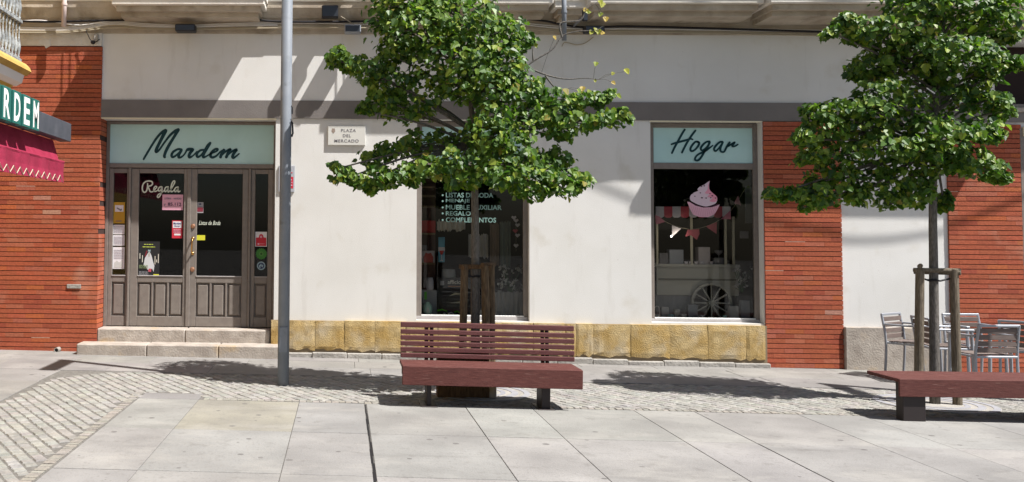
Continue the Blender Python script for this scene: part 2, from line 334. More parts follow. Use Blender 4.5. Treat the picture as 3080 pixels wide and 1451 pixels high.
for j in range(15):
    for i in range(len(xsj)-1):
        a, b = xsj[i], xsj[i+1]
        if j == 0 and i in (): pass
        ga = .009 if abs(a-.23) < .01 else (.004 if abs(a-3.38) < .01 else .0); gb = .011 if abs(b-.23) < .01 else (.004 if abs(b-3.38) < .01 else 0)
        slabbox(pv, a+ga, b-gb, ysj[j+1], ysj[j], .006 if (a < 1.5) else .0035, base=(.275, .255, .215) if (j == 0 and i == 1) else (.262, .253, .241))
slabbox(pv, -1.98, -1.39, YE, YE+.34, .008, base=(.215, .21, .203))
# pavement slabs along the house front, and wide slabs west of the setts
yb = [-1.70, -.98, -.42, .3]
for j in range(3):
    x = -9-rnd.random()*.5
    while x < 12:
        wd = rnd.choice((.95, 1.2, 1.35)); slabbox(pv, x, x+wd, yb[j], yb[j+1], .005, base=(.24, .23, .218), v=.05); x += wd
for j in range(12):
    x = -3.22-rnd.random()*.05; y1 = -1.70-.85*j
    slabbox(pv, x-1.0, x, y1-.85, y1, .005, base=(.235, .225, .21)); x -= 1.0
    for k in range(4): slabbox(pv, x-1.25, x, y1-.85, y1, .005, base=(.235, .228, .218)); x -= 1.25
struct(pv.build('paving', 'slab'))
q = MB(); rj = random.Random(4)
for k in range(40):
    ya, yb_ = YE-.02-.24*(k+1), YE-.02-.24*k; w1_, w2_ = rj.uniform(.004, .013), rj.uniform(.004, .013); q.add([(.23-w1_, ya, gz(.23)-.007), (.23+w2_, ya, gz(.23)-.007), (.23+w2_, yb_, gz(.23)-.007), (.23-w1_, yb_, gz(.23)-.007)], [(0, 1, 2, 3)])
struct(q.build('pavement_gap', flat('gap_black', (.012, .011, .012), .95)))
q = MB(); q.add([(3.377, -20, gz(3.38)-.007), (3.390, -20, gz(3.38)-.007), (3.390, YE, gz(3.38)-.007), (3.377, YE, gz(3.38)-.007)], [(0, 1, 2, 3)]); struct(q.build('pavement_gap', 'gap_black'))
# granite setts
def in_setts(x, y):
    if y > -1.74: return False
    if x > -1.95: return y > YE+.115 and x < 12.5
    if x > -1.40-.6 and y > YE+.36: return True
    if y > YE+.1 and x > -1.35: return True
    # band turning towards the camera with a rounded outer corner
    if x < -1.99-.12 and x > -3.18 or (x <= -1.95 and y > YE):
        if x < -2.3 and y > -2.6:
            return (x+2.3)**2/.85**2+(y+2.6)**2/.84**2 < 1
        return x > -3.16
    return False
st = MB(); dvec = Vector((.515, -.857)); pvec = Vector((.857, .515))
sz = .098
for ir in range(-130, 190):
    off = rnd.random()*sz; curve = 0
    for ic in range(-110, 160):
        s_ = ic*(sz+.004)+off; q_ = ir*(sz+.002)
        cx = dvec.x*s_+pvec.x*q_+2.0; cy = dvec.y*s_+pvec.y*q_-3.0
        if cx < -3.3 or cx > 9.5 or cy > -1.6 or cy < -9: continue
        if not in_setts(cx, cy): continue
        if -1.99 < cx < -1.38 and cy < YE+.38: continue
        wide = cx < -1.3
        hl = sz/2-rnd.uniform(.001, .005); hw = sz/2-(rnd.uniform(.005, .009) if wide else rnd.uniform(.002, .006))
        t = rnd.uniform(-.006, 0)-.001; e = .006
        col = tint((.262, .254, .236), .15, .03)
        cs = []
        for a, b_ in ((-1, -1), (1, -1), (1, 1), (-1, 1)):
            j1, j2 = rnd.uniform(-.004, .004), rnd.uniform(-.003, .003)
            cs.append((cx+dvec.x*(a*hl+j1)+pvec.x*(b_*hw+j2), cy+dvec.y*(a*hl+j1)+pvec.y*(b_*hw+j2)))
        vs = [(x, y, gz(x)-.02) for x, y in cs]+[(x, y, gz(x)+t-e) for x, y in cs]+[(x+(cx-x)*.12, y+(cy-y)*.12, gz(x)+t) for x, y in cs]
        st.add(vs, [(8, 9, 10, 11)]+[(i, (i+1) % 4, (i+1) % 4+4, i+4) for i in range(4)]+[(i+4, (i+1) % 4+4, (i+1) % 4+8, i+8) for i in range(4)], col)
def edge_course(pts, wdt=.10):   # small bordering setts along a line
    a, b = Vector(pts[0]), Vector(pts[1]); L = (b-a).length; d = (b-a)/L; nn = Vector((-d.y, d.x)); x = 0
    while x < L:
        s_ = rnd.uniform(.055, .075); p = a+d*(x+s_/2); 
        c = tint((.26, .245, .22), .12, .03); cs = [p+d*(i*(s_/2-.005))+nn*(j*(wdt/2-.004)) for i, j in ((-1, -1), (1, -1), (1, 1), (-1, 1))]
        t = rnd.uniform(-.006, 0); st.add([(q.x, q.y, gz(q.x)-.02) for q in cs]+[(q.x, q.y, gz(q.x)+t) for q in cs], [(4, 5, 6, 7)]+[(i, (i+1) % 4, (i+1) % 4+4, i+4) for i in range(4)], c); x += s_
edge_course(((-2.04, YE+.36), (-2.04, -9)), .09); edge_course(((-1.35, YE+.055), (12, YE+.055)), .09)
struct(st.build('cobbled_strip', 'cobble'))

# ================================================================ SHOP BUILDING
bld = thing('shop_building', 'long cream plaster shop building with red brick pillars, grey band and sandstone plinth', 'building')
XL, XDR = X0(298), X0(826); W1L, W1R = X0(1253, 750), X0(1592.5, 780); HL, HR = X0(1958.5), X0(2295)
P2R = X0(2530, 750); P3L, P3R = X0(2853, 800), X0(3077, 800); XE = 11.0; URX = X0(2991, 250)
ZB1, ZB0 = Z0(361.5, 1300), Z0(305.5, 1300); ZC = Z0(104, 1200); ZP = Z0(962.3, 900)
ZW1, ZH = Z0(965, 1400), Z0(971.5, 2100); ZU0, ZU1 = Z0(325, 3030), Z0(130, 3030); ZR = Z0(387, 3060)
ZTOP = 6.4
def wall_grid(mb, xs, zs, holes, y0, y1):
    xs = sorted(set(xs)); zs = sorted(set(zs))
    def hole(x, z): return any(a < x < b and c < z < d for a, b, c, d in holes)
    for i in range(len(xs)-1):
        for j in range(len(zs)-1):
            x0, x1, z0, z1 = xs[i], xs[i+1], zs[j], zs[j+1]
            if not hole((x0+x1)/2, (z0+z1)/2): mb.add([(x0, y0, z0), (x1, y0, z0), (x1, y0, z1), (x0, y0, z1)], [(0, 1, 2, 3)])
    for a, b, c, d in holes:
        mb.add([(a, y0, c), (a, y1, c), (a, y1, d), (a, y0, d)], [(0, 1, 2, 3)]); mb.add([(b, y0, c), (b, y1, c), (b, y1, d), (b, y0, d)], [(0, 1, 2, 3)])
        mb.add([(a, y0, c), (b, y0, c), (b, y1, c), (a, y1, c)], [(0, 1, 2, 3)]); mb.add([(a, y0, d), (b, y0, d), (b, y1, d), (a, y1, d)], [(0, 1, 2, 3)])
holes = [(XL-.05, XDR, -.3, ZB1), (W1L, W1R, ZW1, ZB1), (HL, HR, ZH, ZB1), (URX, XE-.5, ZU0, ZU1), (P3R, XE-.5, -.3, ZR)]
wl = MB(); wall_grid(wl, [-6, XL-.05, XDR, W1L, W1R, HL, HR, P2R, P3L, P3R, URX, XE-.5, XE], [-.3, ZW1, ZH, ZB1, ZU0, ZU1, ZR, ZC, ZTOP], holes, 0, .32)
wl.add([(-6, .34, ZTOP), (XE, .34, ZTOP), (XE, 0, ZTOP), (-6, 0, ZTOP)], [(0, 1, 2, 3)])
wl.build('wall', 'plaster', bld)
# brick pillars: every brick a box with deep dark bed joints
BP = .0634
def brick_panel(x0, x1, z0, z1, yf, depth_l=.05, depth_r=.05, phase=0, name='brick_pillar'):
    r = random.Random(int(abs(x0)*97)); mbk = MB(); mo = MB()
    mo.box(x0+.004, x1-.006, yf+.013, yf+.045 if depth_r < .1 else depth_r+yf-.003, z0, z1)
    z = z0+phase; k = 0
    while z < z1-.02:
        zt = min(z+BP-.0092, z1); x = x0-(.13 if k % 2 else 0)-r.uniform(0, .02)
        patch = r.random()
        while x < x1-.001:
            L = r.uniform(.235, .262); xa, xb = max(x, x0), min(x+L-.0008, x1); x += L
            if xb-xa < .01: continue
            base = (.36, .094, .046); q = r.random()
            if q < .12: base = (.37, .115, .065)
            elif q < .17: base = (.41, .11, .042)
            elif q < .24: base = (.31, .075, .040)
            elif q < .245: base = (.42, .21, .15)
            c = tint(base, .07, .04, r); dy = r.uniform(0, .0025)
            last = xb > x1-.002; dr = depth_r if last else .05
            mbk.box(xa, xb, yf+dy, yf+dr, z+r.uniform(-.0007, .0007), zt, c)
            if r.random() < .006: mbk.box(xa, xb, yf+dy-.0008, yf+dy+.003, zt, zt+.006, (.52, .38, .30))
        z += BP; k += 1
    o = mbk.build(name, 'brick', bld); m2 = mo.build('mortar', 'mortar', o); return o
YB = -.030
zb_l = Z0(140, 200)
brick_panel(-6, XL, -.05, zb_l, YB, depth_r=.335, phase=.012)
brick_panel(HR+.012, P2R, -.12, ZB1+.004, YB)
brick_panel(P3L, P3R, -.14, ZB1-.02, YB)
# grey band; pale strips below it carry ground bounce light in their colour
b = MB(); b.box(XL-.01, XE, -.022, .001, ZB1+.010, ZB0); b.build('band', 'grey_band', bld)
b = MB(); b.box(XL-.01, XDR+.01, -.018, .05, ZB1-.006, ZB1+.0085); b.build('bounce_lip', 'bounce_lip', bld); b = MB(); b.box(HL, HR, -.018, .05, ZB1-.006, ZB1+.0085); b.build('bounce_lip', 'bounce_lip', bld)
# rougher strip below cornice, left patch above the brick
b = MB(); b.box(-6, XL-.012, -.03, .001, zb_l+.002, ZC+.06); b.build('rough_plaster_patch', 'plaster_rough', bld)
b = MB(); b.cbox(URX-.03, XE-.4, -.05, .31, ZU0-.06, ZU0, .006); b.build('ledge', 'limestone', bld)
b = MB(); b.box(URX+.01, XE-.5, .28, .31, ZU0, ZU1); b.build('shutter', flat('brown_shutter', (.022, .010, .008), .7), bld)
# cornice: continuous moulding, then deeper balcony slabs above it
def prof(d, zb, zt): return [(.0, ZC), (-.035, ZC), (-.035, ZC+.055), (-.05, ZC+.075), (-.055, ZC+.17), (-.09, ZC+.20), (-d, zb), (-d-.012, zb+.012), (-d-.012, zt), (-.0, zt)]
zf = at(900, 27, -.15).z
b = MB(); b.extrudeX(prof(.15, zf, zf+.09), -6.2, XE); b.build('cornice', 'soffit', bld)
b = MB(); b.extrudeX([(-.0, zf+.093), (-.17, zf+.093), (-.18, zf+.11), (-.18, zf+.15), (-.0, zf+.17)], -6.2, XE); b.build('cornice_ledge', 'fascia', bld)
def slab(xa, xb, d, ypx):
    zb = at(1200, ypx, -d).z
    s_ = MB(); s_.cbox(xa, xb, -d, -.001, zb, zb+.20, .008); s_.box(xa-.02, xb+.02, -d-.02, -.001, zb+.09, zb+.20)
    o = s_.build('balcony_slab', 'fascia', bld)
    u = MB(); u.box(xa+.05, xb-.05, -d+.07, -.001, zb-.07, zb-.001); u.box(xa+.09, xb-.09, -d+.17, -.001, zb-.13, zb-.0705); u.box(xa+.12, xb-.12, -.19, -.001, zf-.05, zb-.1305) if zb-.14 > zf-.04 else None
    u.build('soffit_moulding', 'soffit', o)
    # wrought iron railing above
    rl = MB(); n_ = int((xb-xa)/.11)
    for i in range(n_+1):
        x = xa+.05+(xb-xa-.1)*i/n_; rl.tube([(x, -d+.06, zb+.2), (x, -d+.06, zb+1.15)], .008, 5)
    for z in (zb+.28, zb+1.15): rl.box(xa+.04, xb-.04, -d+.045, -d+.075, z, z+.03)
    rl.build('railing', 'black_metal', o)
    return o
slab(at(337, 15, -.5).x, at(795, 15, -.5).x, .54, 15)
slab(at(1188, 12, -.5).x, at(1665, 8, -.5).x, .50, 10)
slab(at(1669, 22, -.46).x, at(1771, 22, -.46).x, .46, 22)  # filler slab in the balcony gap, added to keep the wall shaded
slab(at(1775, 8, -.67).x, at(2300, 8, -.67).x, .67, 8)
slab(at(2318, 6, -.80).x, 9.35, .80, 6)
slab(9.4, XE, .66, 2)
# two unseen boxes added above the frame to cast slanting shadows on the plaster
for xx, ww, lab in ((X0(1021, 45), .17, 'narrow unseen box added above the frame to cast a slanting shadow, left of the other'), (X0(1110, 45), .21, 'wider unseen box added above the frame to cast a slanting shadow by the street sign')):
    a = thing('shadow_box', lab, 'shadow caster', (xx, 0, 4.78))
    q = MB(); q.cbox(-ww/2, ww/2, -.5, 0, 0, .13, .01); q.build('casing', 'white', a)
    q = MB(); q.lathe([(.05, 0), (.05, .01)], (0, -.505, .065), 16, 'Y'); q.build('front_disc', 'dark_steel', a)

# stone plinth under windows: irregular sandstone blocks
def stone(mb, x0, x1, z0, z1, y0, r, jag=.0):
    nx, nz = 7, 6; vs = []
    for j in range(nz+1):
        for i in range(nx+1):
            u, v = i/nx, j/nz; ed = min(u, 1-u, v, 1-v)
            x = x0+(x1-x0)*u; z = z0+(z1-z0)*v
            if i not in (0, nx): x += r.uniform(-.01, .01)
            if j == 0: z += abs(math.sin(u*5+x0*7))*jag*r.uniform(.5, 1.2)
            y = y0-(.007 if ed > .02 else 0)+r.uniform(-.0045, .0045)
            vs.append((x, y, z))
    fs = [(j*(nx+1)+i, j*(nx+1)+i+1, (j+1)*(nx+1)+i+1, (j+1)*(nx+1)+i) for j in range(nz) for i in range(nx)]
    o = len(vs); rim = [i for i in range(nx+1)]+[(j+1)*(nx+1)-1 for j in range(1, nz+1)]+[nz*(nx+1)+i for i in range(nx-1, -1, -1)]+[j*(nx+1) for j in range(nz-1, 0, -1)]
    back = [(vs[k][0], .0, vs[k][2]) for k in rim]; vs += back
    fs += [(rim[k], rim[(k+1) % len(rim)], o+(k+1) % len(rim), o+k) for k in range(len(rim))]
    mb.add(vs, fs)
pxs = [815, 870, 948, 1037, 1128, 1222, 1318, 1412, 1510, 1605, 1700, 1733, 1785, 1898, 2015, 2130, 2245, 2303]
pm = MB(); rs = random.Random(3)
for i in range(len(pxs)-1):
    xa, xb = X0(pxs[i], 1020, -.06), X0(pxs[i+1], 1020, -.06); xm = (xa+xb)/2
    stone(pm, xa+.002, xb-.002, gz(xm)+.075, ZP-rs.uniform(0, .008) if i else ZP-.01, -.055-rs.uniform(0, .012), rs, .045)
pm.build('stone_plinth', 'sandstone', bld)
pb = MB(); pb.box(X0(815, 1020), X0(2303, 1020), -.045, -.001, -.2, ZP-.004); pb.build('plinth_joint', flat('joint_brown', (.22, .17, .11), .95), bld)
pb = MB()
for i in range(14):
    xa = X0(840)+i*(X0(2303)-X0(840))/14; xb = X0(840)+(i+1)*(X0(2303)-X0(840))/14-.003; h = rs.uniform(.045, .075); pb.cbox(xa, xb, -.10-rs.uniform(0, .02), -.046, gz(xa)-.05, gz(xa)+h, .01)
pb.build('foundation_kerb', 'concrete', bld)
pb = MB(); pb.cbox(X0(2536, 1050), X0(2853, 1050)-.003, -.07, -.001, -.25, Z0(985, 2650, -.07), .01); pb.build('plinth', 'limestone', bld)
# steps at the door
zs2 = at(550, 984, .3).z; ys2 = atZ(550, 991, zs2).y; zs1 = at(400, 1028, ys2).z; ys1 = atZ(400, 1036.5, zs1).y
xs2a, xs2b = at(291, 1000, ys2).x, at(812, 1010, ys2).x; xs1a, xs1b = at(229, 1050, ys1).x, at(846, 1050, ys1).x
def step(x0, xm, x1, ya, yb_, z0, z1):
    for p, q in zip([x0]+xm, xm+[x1]):
        s_ = MB(); s_.cbox(p+.0025, q-.0025, ya, yb_, z0, z1-rnd.uniform(0, .004), .014); s_.build('step', 'limestone', bld)
step(xs2a, [at(556, 1010, ys2).x], xs2b, ys2, .31, zs1-.02, zs2)
step(xs1a, [at(440, 1050, ys1).x, at(656, 1050, ys1).x], xs1b, ys1, ys2+.02, -.1, zs1)
b = MB(); b.box(xs2a+.01, xs2b-.01, ys2+.05, .36, -.1, zs2-.02); b.build('step_core', 'concrete', bld)

# rooms behind the openings
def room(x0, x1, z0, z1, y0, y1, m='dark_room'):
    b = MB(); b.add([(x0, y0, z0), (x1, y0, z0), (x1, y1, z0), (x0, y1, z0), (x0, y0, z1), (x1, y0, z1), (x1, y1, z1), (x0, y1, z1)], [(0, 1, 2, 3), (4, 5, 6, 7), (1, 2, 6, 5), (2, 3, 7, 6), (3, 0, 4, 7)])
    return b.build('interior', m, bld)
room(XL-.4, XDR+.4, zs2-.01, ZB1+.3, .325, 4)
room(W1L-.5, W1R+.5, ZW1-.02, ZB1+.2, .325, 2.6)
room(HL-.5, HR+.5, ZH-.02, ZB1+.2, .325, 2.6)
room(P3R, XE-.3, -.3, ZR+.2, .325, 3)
b = MB(); b.cbox(P3R-.015, P3R+.05, -.03, .2, -.3, ZR, .005); b.build('door_jamb', 'frame', bld)
b = MB(); b.box(P3R+.05, XE-.5, .2, .24, -.3, ZR); b.build('shutter', flat('dark_red_shutter', (.03, .012, .014), .6), bld)
b = MB(); b.cbox(X0(3071, 395), X0(3071, 395)+.16, -.05, -.005, Z0(411, 3060), Z0(383, 3060), .004); lb = b.build('doorbell_plate', 'bounce_lip'); tag(lb, 'small pale square plate on the wall at the far right edge above brick pillar', 'plate')

# ---------------------------------------------------------------- doors
YD = .30
def PX(x, y=700): return at(x, y, YD).x
def PZ(y, x=560): return at(x, y, YD).z
def bx(mb, xa, xb, yt, yb_, f, bk, ch=.004, col=None): mb.cbox(PX(xa), PX(xb), YD+f, YD+bk, PZ(yb_), PZ(yt), ch, col)
df = MB()
xl0, xr0 = XL+.002, XDR-.002
df.cbox(xl0, PX(325), YD-.0, YD+.07, PZ(984), PZ(375), .004); df.cbox(PX(820.5), xr0+.03, YD, YD+.07, PZ(984), PZ(375), .004)
df.cbox(xl0, xr0+.03, YD-.01, YD+.07, PZ(375)-.001, ZB1-.008, .004); df.cbox(PX(325)+.001, PX(820.5)-.001, YD-.008, YD+.07, PZ(506), PZ(493), .004)
for a in (388, 750): df.cbox(PX(a-3.5), PX(a+3.5), YD-.012, YD+.07, PZ(984), PZ(506)-.001, .006)
fr_o = df.build('door_frame', 'frame', bld)
def leaf(name, xa, xb, ga, gb, panels, gt=522, gb_=832, lower=(846, 960), f=0.012):
    """glazed upper part and raised lower panels"""
    L = MB(); t = .05
    L.cbox(PX(xa), PX(ga), YD+f, YD+f+t, PZ(983), PZ(508), .005); L.cbox(PX(gb), PX(xb), YD+f, YD+f+t, PZ(983), PZ(508), .005)
    L.cbox(PX(ga)+.0005, PX(gb)-.0005, YD+f+.001, YD+f+t, PZ(gt), PZ(508), .005)
    L.cbox(PX(ga)+.0005, PX(gb)-.0005, YD+f+.001, YD+f+t, PZ(lower[0]+5), PZ(gb_), .006); L.cbox(PX(ga)+.0005, PX(gb)-.0005, YD+f+.001, YD+f+t, PZ(983), PZ(lower[1]-7), .005)
    prev = ga
    for a, b_ in panels+[(gb, None)]:
        if a-prev > 1: L.cbox(PX(prev)+.0008, PX(a)-.0008, YD+f+.002, YD+f+t, PZ(lower[1]-7)+.0005, PZ(lower[0]+5)-.0005, .004)
        prev = b_
    o = L.build(name, 'frame', bld)
    bk = MB(); bk.box(PX(ga)-.004, PX(gb)+.004, YD+f+.035, YD+f+.045, PZ(lower[1]), PZ(lower[0])); bk.build('panel_back', 'frame', o)
    for a, b_ in panels:
        q = MB(); x0, x1, z0, z1 = PX(a)+.012, PX(b_)-.012, PZ(lower[1]-7)+.014, PZ(lower[0]+5)-.014; i = .022; y0, y1 = YD+f+.034, YD+f+.006
        q.add([(x0, y0, z0), (x1, y0, z0), (x1, y0, z1), (x0, y0, z1), (x0+i, y1, z0+i), (x1-i, y1, z0+i), (x1-i, y1, z1-i), (x0+i, y1, z1-i)], [(4, 5, 6, 7), (0, 1, 5, 4), (1, 2, 6, 5), (2, 3, 7, 6), (3, 0, 4, 7)]); q.build('panel', 'frame', o)
    gq = MB(); gq.box(PX(ga)-.004, PX(gb)+.004, YD+f+.03, YD+f+.034, PZ(gb_)-.004, PZ(gt)+.004); gq.build('glass', 'glass', o)
    bd = MB(); bd.cbox(PX(ga)-.002, PX(gb)+.002, YD+f-.008, YD+f+.004, PZ(gb_)-.004, PZ(gb_)+.010, .003); bd.build('glazing_bead', 'frame_light', o)
    return o
leaf('side_light', 325.5, 384, 338, 379, [(338, 379)]); 
ld = leaf('door', 392, 565.5, 415, 551, [(415, 457), (463, 504), (510, 551)]); rd = leaf('door', 567.5, 746, 591, 728, [(591, 632), (638, 679), (685, 728)])
leaf('side_light', 754, 820, 766, 805, [(766, 805)])
q = MB(); q.cbox(PX(561), PX(573), YD-.004, YD+.012, PZ(983), PZ(508), .005); q.build('cover_strip', 'frame', rd)
for yy in (681, 811):
    q = MB(); q.lathe([(.030, 0), (.034, .006), (.030, .014), (.016, .02)], (PX(580), YD+.012, PZ(yy)), 16, 'Y'); q.build('lock_rosette', 'copper', rd)
hz0, hz1 = PZ(763), PZ(718); hx = PX(580); q = MB()
q.tube(smooth_line([(hx, YD+.012, hz0), (hx-.003, YD-.05, hz0+.02), (hx, YD-.062, (hz0+hz1)/2), (hx+.003, YD-.05, hz1-.02), (hx, YD+.012, hz1)]), .011, 10)
q.lathe([(.024, 0), (.024, .006), (.012, .012)], (hx, YD+.012, hz0), 12, 'Y'); q.lathe([(.024, 0), (.024, .006), (.012, .012)], (hx, YD+.012, hz1), 12, 'Y'); q.build('handle', 'brass', rd, smooth=True)

# ---------------------------------------------------------------- windows
def shop_window(xl, xr, zb, Y, gx0, gx1, gz0, gz1, sz0, sz1, name='window', rail=None):
    W = MB(); zt = ZB1-.008
    W.cbox(xl+.002, gx0, Y, Y+.06, zb+.002, zt, .004); W.cbox(gx1, xr-.002, Y, Y+.06, zb+.002, zt, .004)
    W.cbox(gx0+.0005, gx1-.0005, Y+.001, Y+.06, zb+.002, gz0, .004); W.cbox(gx0+.0005, gx1-.0005, Y+.001, Y+.06, gz1, sz0, .004); W.cbox(gx0+.0005, gx1-.0005, Y+.001, Y+.06, sz1, zt, .004)
    o = W.build(name, 'frame', bld)
    q = MB(); q.box(gx0-.004, gx1+.004, Y+.03, Y+.036, gz0-.004, gz1+.004); q.build('glass', 'glass', o)
    q = MB(); q.cbox(gx0-.003, gx1+.003, Y-.012, Y+.004, gz0-.012, gz0+.004, .003); q.build('glazing_bead', 'white', o)
    q = MB(); q.cbox(xl+.004, xr-.004, Y-.018, Y-.001, zb+.003, gz0-.014, .003); q.build('sill_board', 'frame_light', o)
    return o
YW = .10
w1 = shop_window(W1L, W1R, ZW1, YW, at(1268, 750, YW).x, at(1574, 750, YW).x, at(1400, 949, YW).z, at(1400, 497, YW).z, at(1400, 486, YW).z, at(1400, 382, YW).z)
w2 = shop_window(HL, HR, ZH, .13, at(1968, 750, .13).x, at(2269, 750, .13).x, at(2100, 957, .13).z, at(2100, 509, .13).z, at(2100, 491, .13).z, at(2100, 385, .13).z)
def sign(name, x0, x1, z0, z1, Y, label):
    t = thing(name, label, 'sign', ((x0+x1)/2, Y, z0)); q = MB(); q.box((x0-x1)/2, (x1-x0)/2, 0, .03, 0, z1-z0); q.build('panel', 'sign_panel', t); return t
def under(o, parent):   # parent an object modelled in world space under a located thing
    o.parent = parent; o.matrix_parent_inverse = Matrix.Translation(-Vector(parent.location)); return o
YS = YD+.02
sgM = sign('shop_sign', PX(325), PX(821), PZ(493), PZ(375), YS, 'wide pale glass shop sign reading Mardem above the double door')
cM = lambda x, y: (420+x/8.05, 370+y/8.05)
under(strokes('lettering', [
    [(98, 880, 1.0), (180, 740, 1.1), (300, 540, 1.1), (420, 360, 1.2), (540, 230, 1.3), (625, 185, 1.6)],
    [(628, 195, 1.9), (560, 330, 1.7), (470, 510, 1.5), (400, 660, 1.5), (408, 705, 1.3), (480, 650, 1.0), (600, 480, 1.0), (740, 300, 1.2), (860, 200, 1.4), (935, 165, 1.5)],
    [(935, 170, 1.7), (830, 350, 1.4), (720, 530, 1.5), (640, 680, 1.5), (600, 800, 1.4), (608, 830, 1.3)],
    [(1010, 650, 1.3), (930, 640, 1.1), (820, 700, 1.2), (775, 780, 1.3), (800, 830, 1.2), (870, 800, 1.0), (960, 720, .9), (1015, 655, 1.2)],
    [(1010, 670, 1.4), (960, 760, 1.4), (945, 830, 1.3), (1000, 835, 1.0), (1080, 770, .8), (1150, 650, 1.0)],
    [(1165, 650, 1.5), (1210, 640, 1.5), (1290, 650, 1.4), (1230, 720, 1.5), (1195, 800, 1.4), (1215, 835, 1.3), (1290, 800, .8), (1390, 700, .8)],
    [(1550, 655, 1.0), (1470, 670, 1.1), (1395, 740, 1.2), (1390, 810, 1.3), (1430, 825, 1.1), (1510, 760, .9), (1580, 660, 1.1), (1650, 550, 1.3), (1710, 490, 1.2)],
    [(1700, 510, 1.3), (1620, 640, 1.4), (1545, 770, 1.5), (1545, 835, 1.2), (1620, 810, .8), (1740, 740, .8), (1860, 690, .9), (1890, 640, 1.1), (1830, 640, 1.1), (1750, 710, 1.3), (1715, 790, 1.4), (1760, 840, 1.2), (1860, 800, 1.0), (1960, 700, .8), (2040, 660, 1.1)],
    [(2040, 660, 1.4), (1990, 740, 1.3), (1960, 830, 1.4)], [(1975, 800, .9), (2080, 700, 1.0), (2200, 640, 1.2), (2150, 720, 1.4), (2100, 830, 1.4)],
    [(2110, 800, .9), (2230, 700, 1.0), (2350, 650, 1.3), (2290, 730, 1.4), (2250, 820, 1.4), (2280, 850, 1.1), (2350, 800, .8), (2410, 750, .7)]], cM, YS, 6.4, 'sign_ink', None), sgM)
YS2 = .13+.02
sgH = sign('shop_sign', at(1968, 700, YS2).x, at(2269, 700, YS2).x, at(2100, 491, YS2).z, at(2100, 385, YS2).z, YS2, 'small pale glass shop sign reading Hogar above the cupcake window')
cH = lambda x, y: (2000+x/10.117, 380+y/10.117)
under(strokes('lettering', [
    [(600, 105, .9), (520, 230, 1), (400, 450, 1), (290, 650, 1), (210, 820, .9)], [(925, 135, .9), (820, 270, 1), (700, 450, 1), (590, 650, 1), (515, 805, .9)],
    [(195, 555, .8), (330, 510, 1), (560, 450, 1), (700, 410, 1), (770, 385, .9), (840, 405, .7)],
    [(1000, 480, 1), (920, 480, .9), (820, 590, 1), (770, 700, 1), (810, 760, 1), (910, 720, .9), (1010, 600, 1), (1040, 520, 1), (1000, 480, 1)],
    [(1350, 470, 1), (1260, 480, .9), (1150, 570, 1), (1085, 680, 1), (1130, 740, .9), (1230, 680, .8), (1330, 560, .9), (1350, 480, 1)],
    [(1355, 500, 1.1), (1300, 620, 1), (1200, 770, 1), (1110, 930, 1), (1010, 1040, 1), (920, 1030, .9), (920, 960, .9), (1010, 860, .9), (1200, 770, 1), (1330, 680, .9), (1450, 590, .6)],
    [(1740, 480, 1), (1660, 490, .9), (1550, 590, 1), (1490, 690, 1), (1530, 760, .9), (1620, 690, .8), (1720, 560, .9), (1750, 490, 1)],
    [(1750, 500, 1), (1690, 640, 1), (1680, 740, 1), (1730, 785, .9), (1800, 770, .9), (1870, 640, 1), (1960, 500, 1)],
    [(1960, 510, .9), (1900, 610, 1), (2000, 560, .8), (2120, 490, .8), (2040, 600, 1), (2110, 615, .8), (2210, 560, .7)]], cH, YS2, 6.6, 'sign_ink', None), sgH)
YS1 = YW+.02
sg1 = sign('shop_sign', at(1268, 700, YS1).x, at(1574, 700, YS1).x, at(1400, 486, YS1).z, at(1400, 382, YS1).z, YS1, 'pale glass sign over the middle window, half hidden by the tree crown')
# ================================================================ STICKERS, POSTERS AND LETTERING ON THE GLASS
def card(name, label, cat, x0, x1, y0, y1, Y, m, group=None):
    """flat printed card on a pane: pixel box on plane Y; returns the thing plus a function that adds child marks"""
    a, b = at(x0, y1, Y), at(x1, y0, Y); t = thing(name, label, cat, (a.x, Y, a.z), group); W, H = b.x-a.x, b.z-a.z
    q = MB(); q.box(0, W, -.002, 0, 0, H); q.build('card', m, t)
    def rect(nm, u0, u1, v0, v1, mm, lvl=1):
        q = MB(); q.box(u0*W, u1*W, -.002-.0015*lvl, -.0022-.0015*(lvl-1), v0*H, v1*H); return q.build(nm, mm, t)
    def txt(s, u0, u1, v0, v1, mm, lvl=1, **k):
        vs, fs = text_mb(s, 1.0, depth=0, **k); xs = [v[0] for v in vs]; ys = [v[1] for v in vs]
        q = MB(); q.add([((u0+(v[0]-min(xs))/(max(xs)-min(xs))*(u1-u0))*W, -.0035-.0015*(lvl-1)-.0008, (v0+(v[1]-min(ys))/(max(ys)-min(ys))*(v1-v0))*H) for v in vs], fs); return q.build('lettering', mm, t)
    def lines(n, u0, u1, v0, v1, mm, lvl=1, seed=1):
        r = random.Random(seed); q = MB(); h = (v1-v0)/n
        for i in range(n):
            u = u0
            while u < u1-.02:
                e = min(u1, u+r.uniform(.06, .2)); q.box(u*W, e*W, -.0045-.0015*(lvl-1), -.0038-.0015*(lvl-1), (v0+(i+.25)*h)*H, (v0+(i+.7)*h)*H); u = e+.025
        return q.build('small_print', mm, t)
    def poly(nm, P, mm, lvl=1):
        q = MB(); q.prism([(u*W, v*H) for u, v in P], -.002-.0015*lvl, -.0022-.0015*(lvl-1)); return q.build(nm, mm, t)
    def disc(nm, cu, cv, ru, mm, lvl=1, n=20):
        return poly(nm, [(cu+ru*math.cos(2*math.pi*i/n), cv+ru*math.sin(2*math.pi*i/n)*W/H) for i in range(n)], mm, lvl)
    return t, rect, txt, lines, poly, disc
YG = YD+.012+.0295
t, rect, txt, lines, poly, disc = card('notice', 'amber camera surveillance notice in the left side pane above three white papers', 'notice', 340, 376, 609, 672, YG, 'paper_amber')
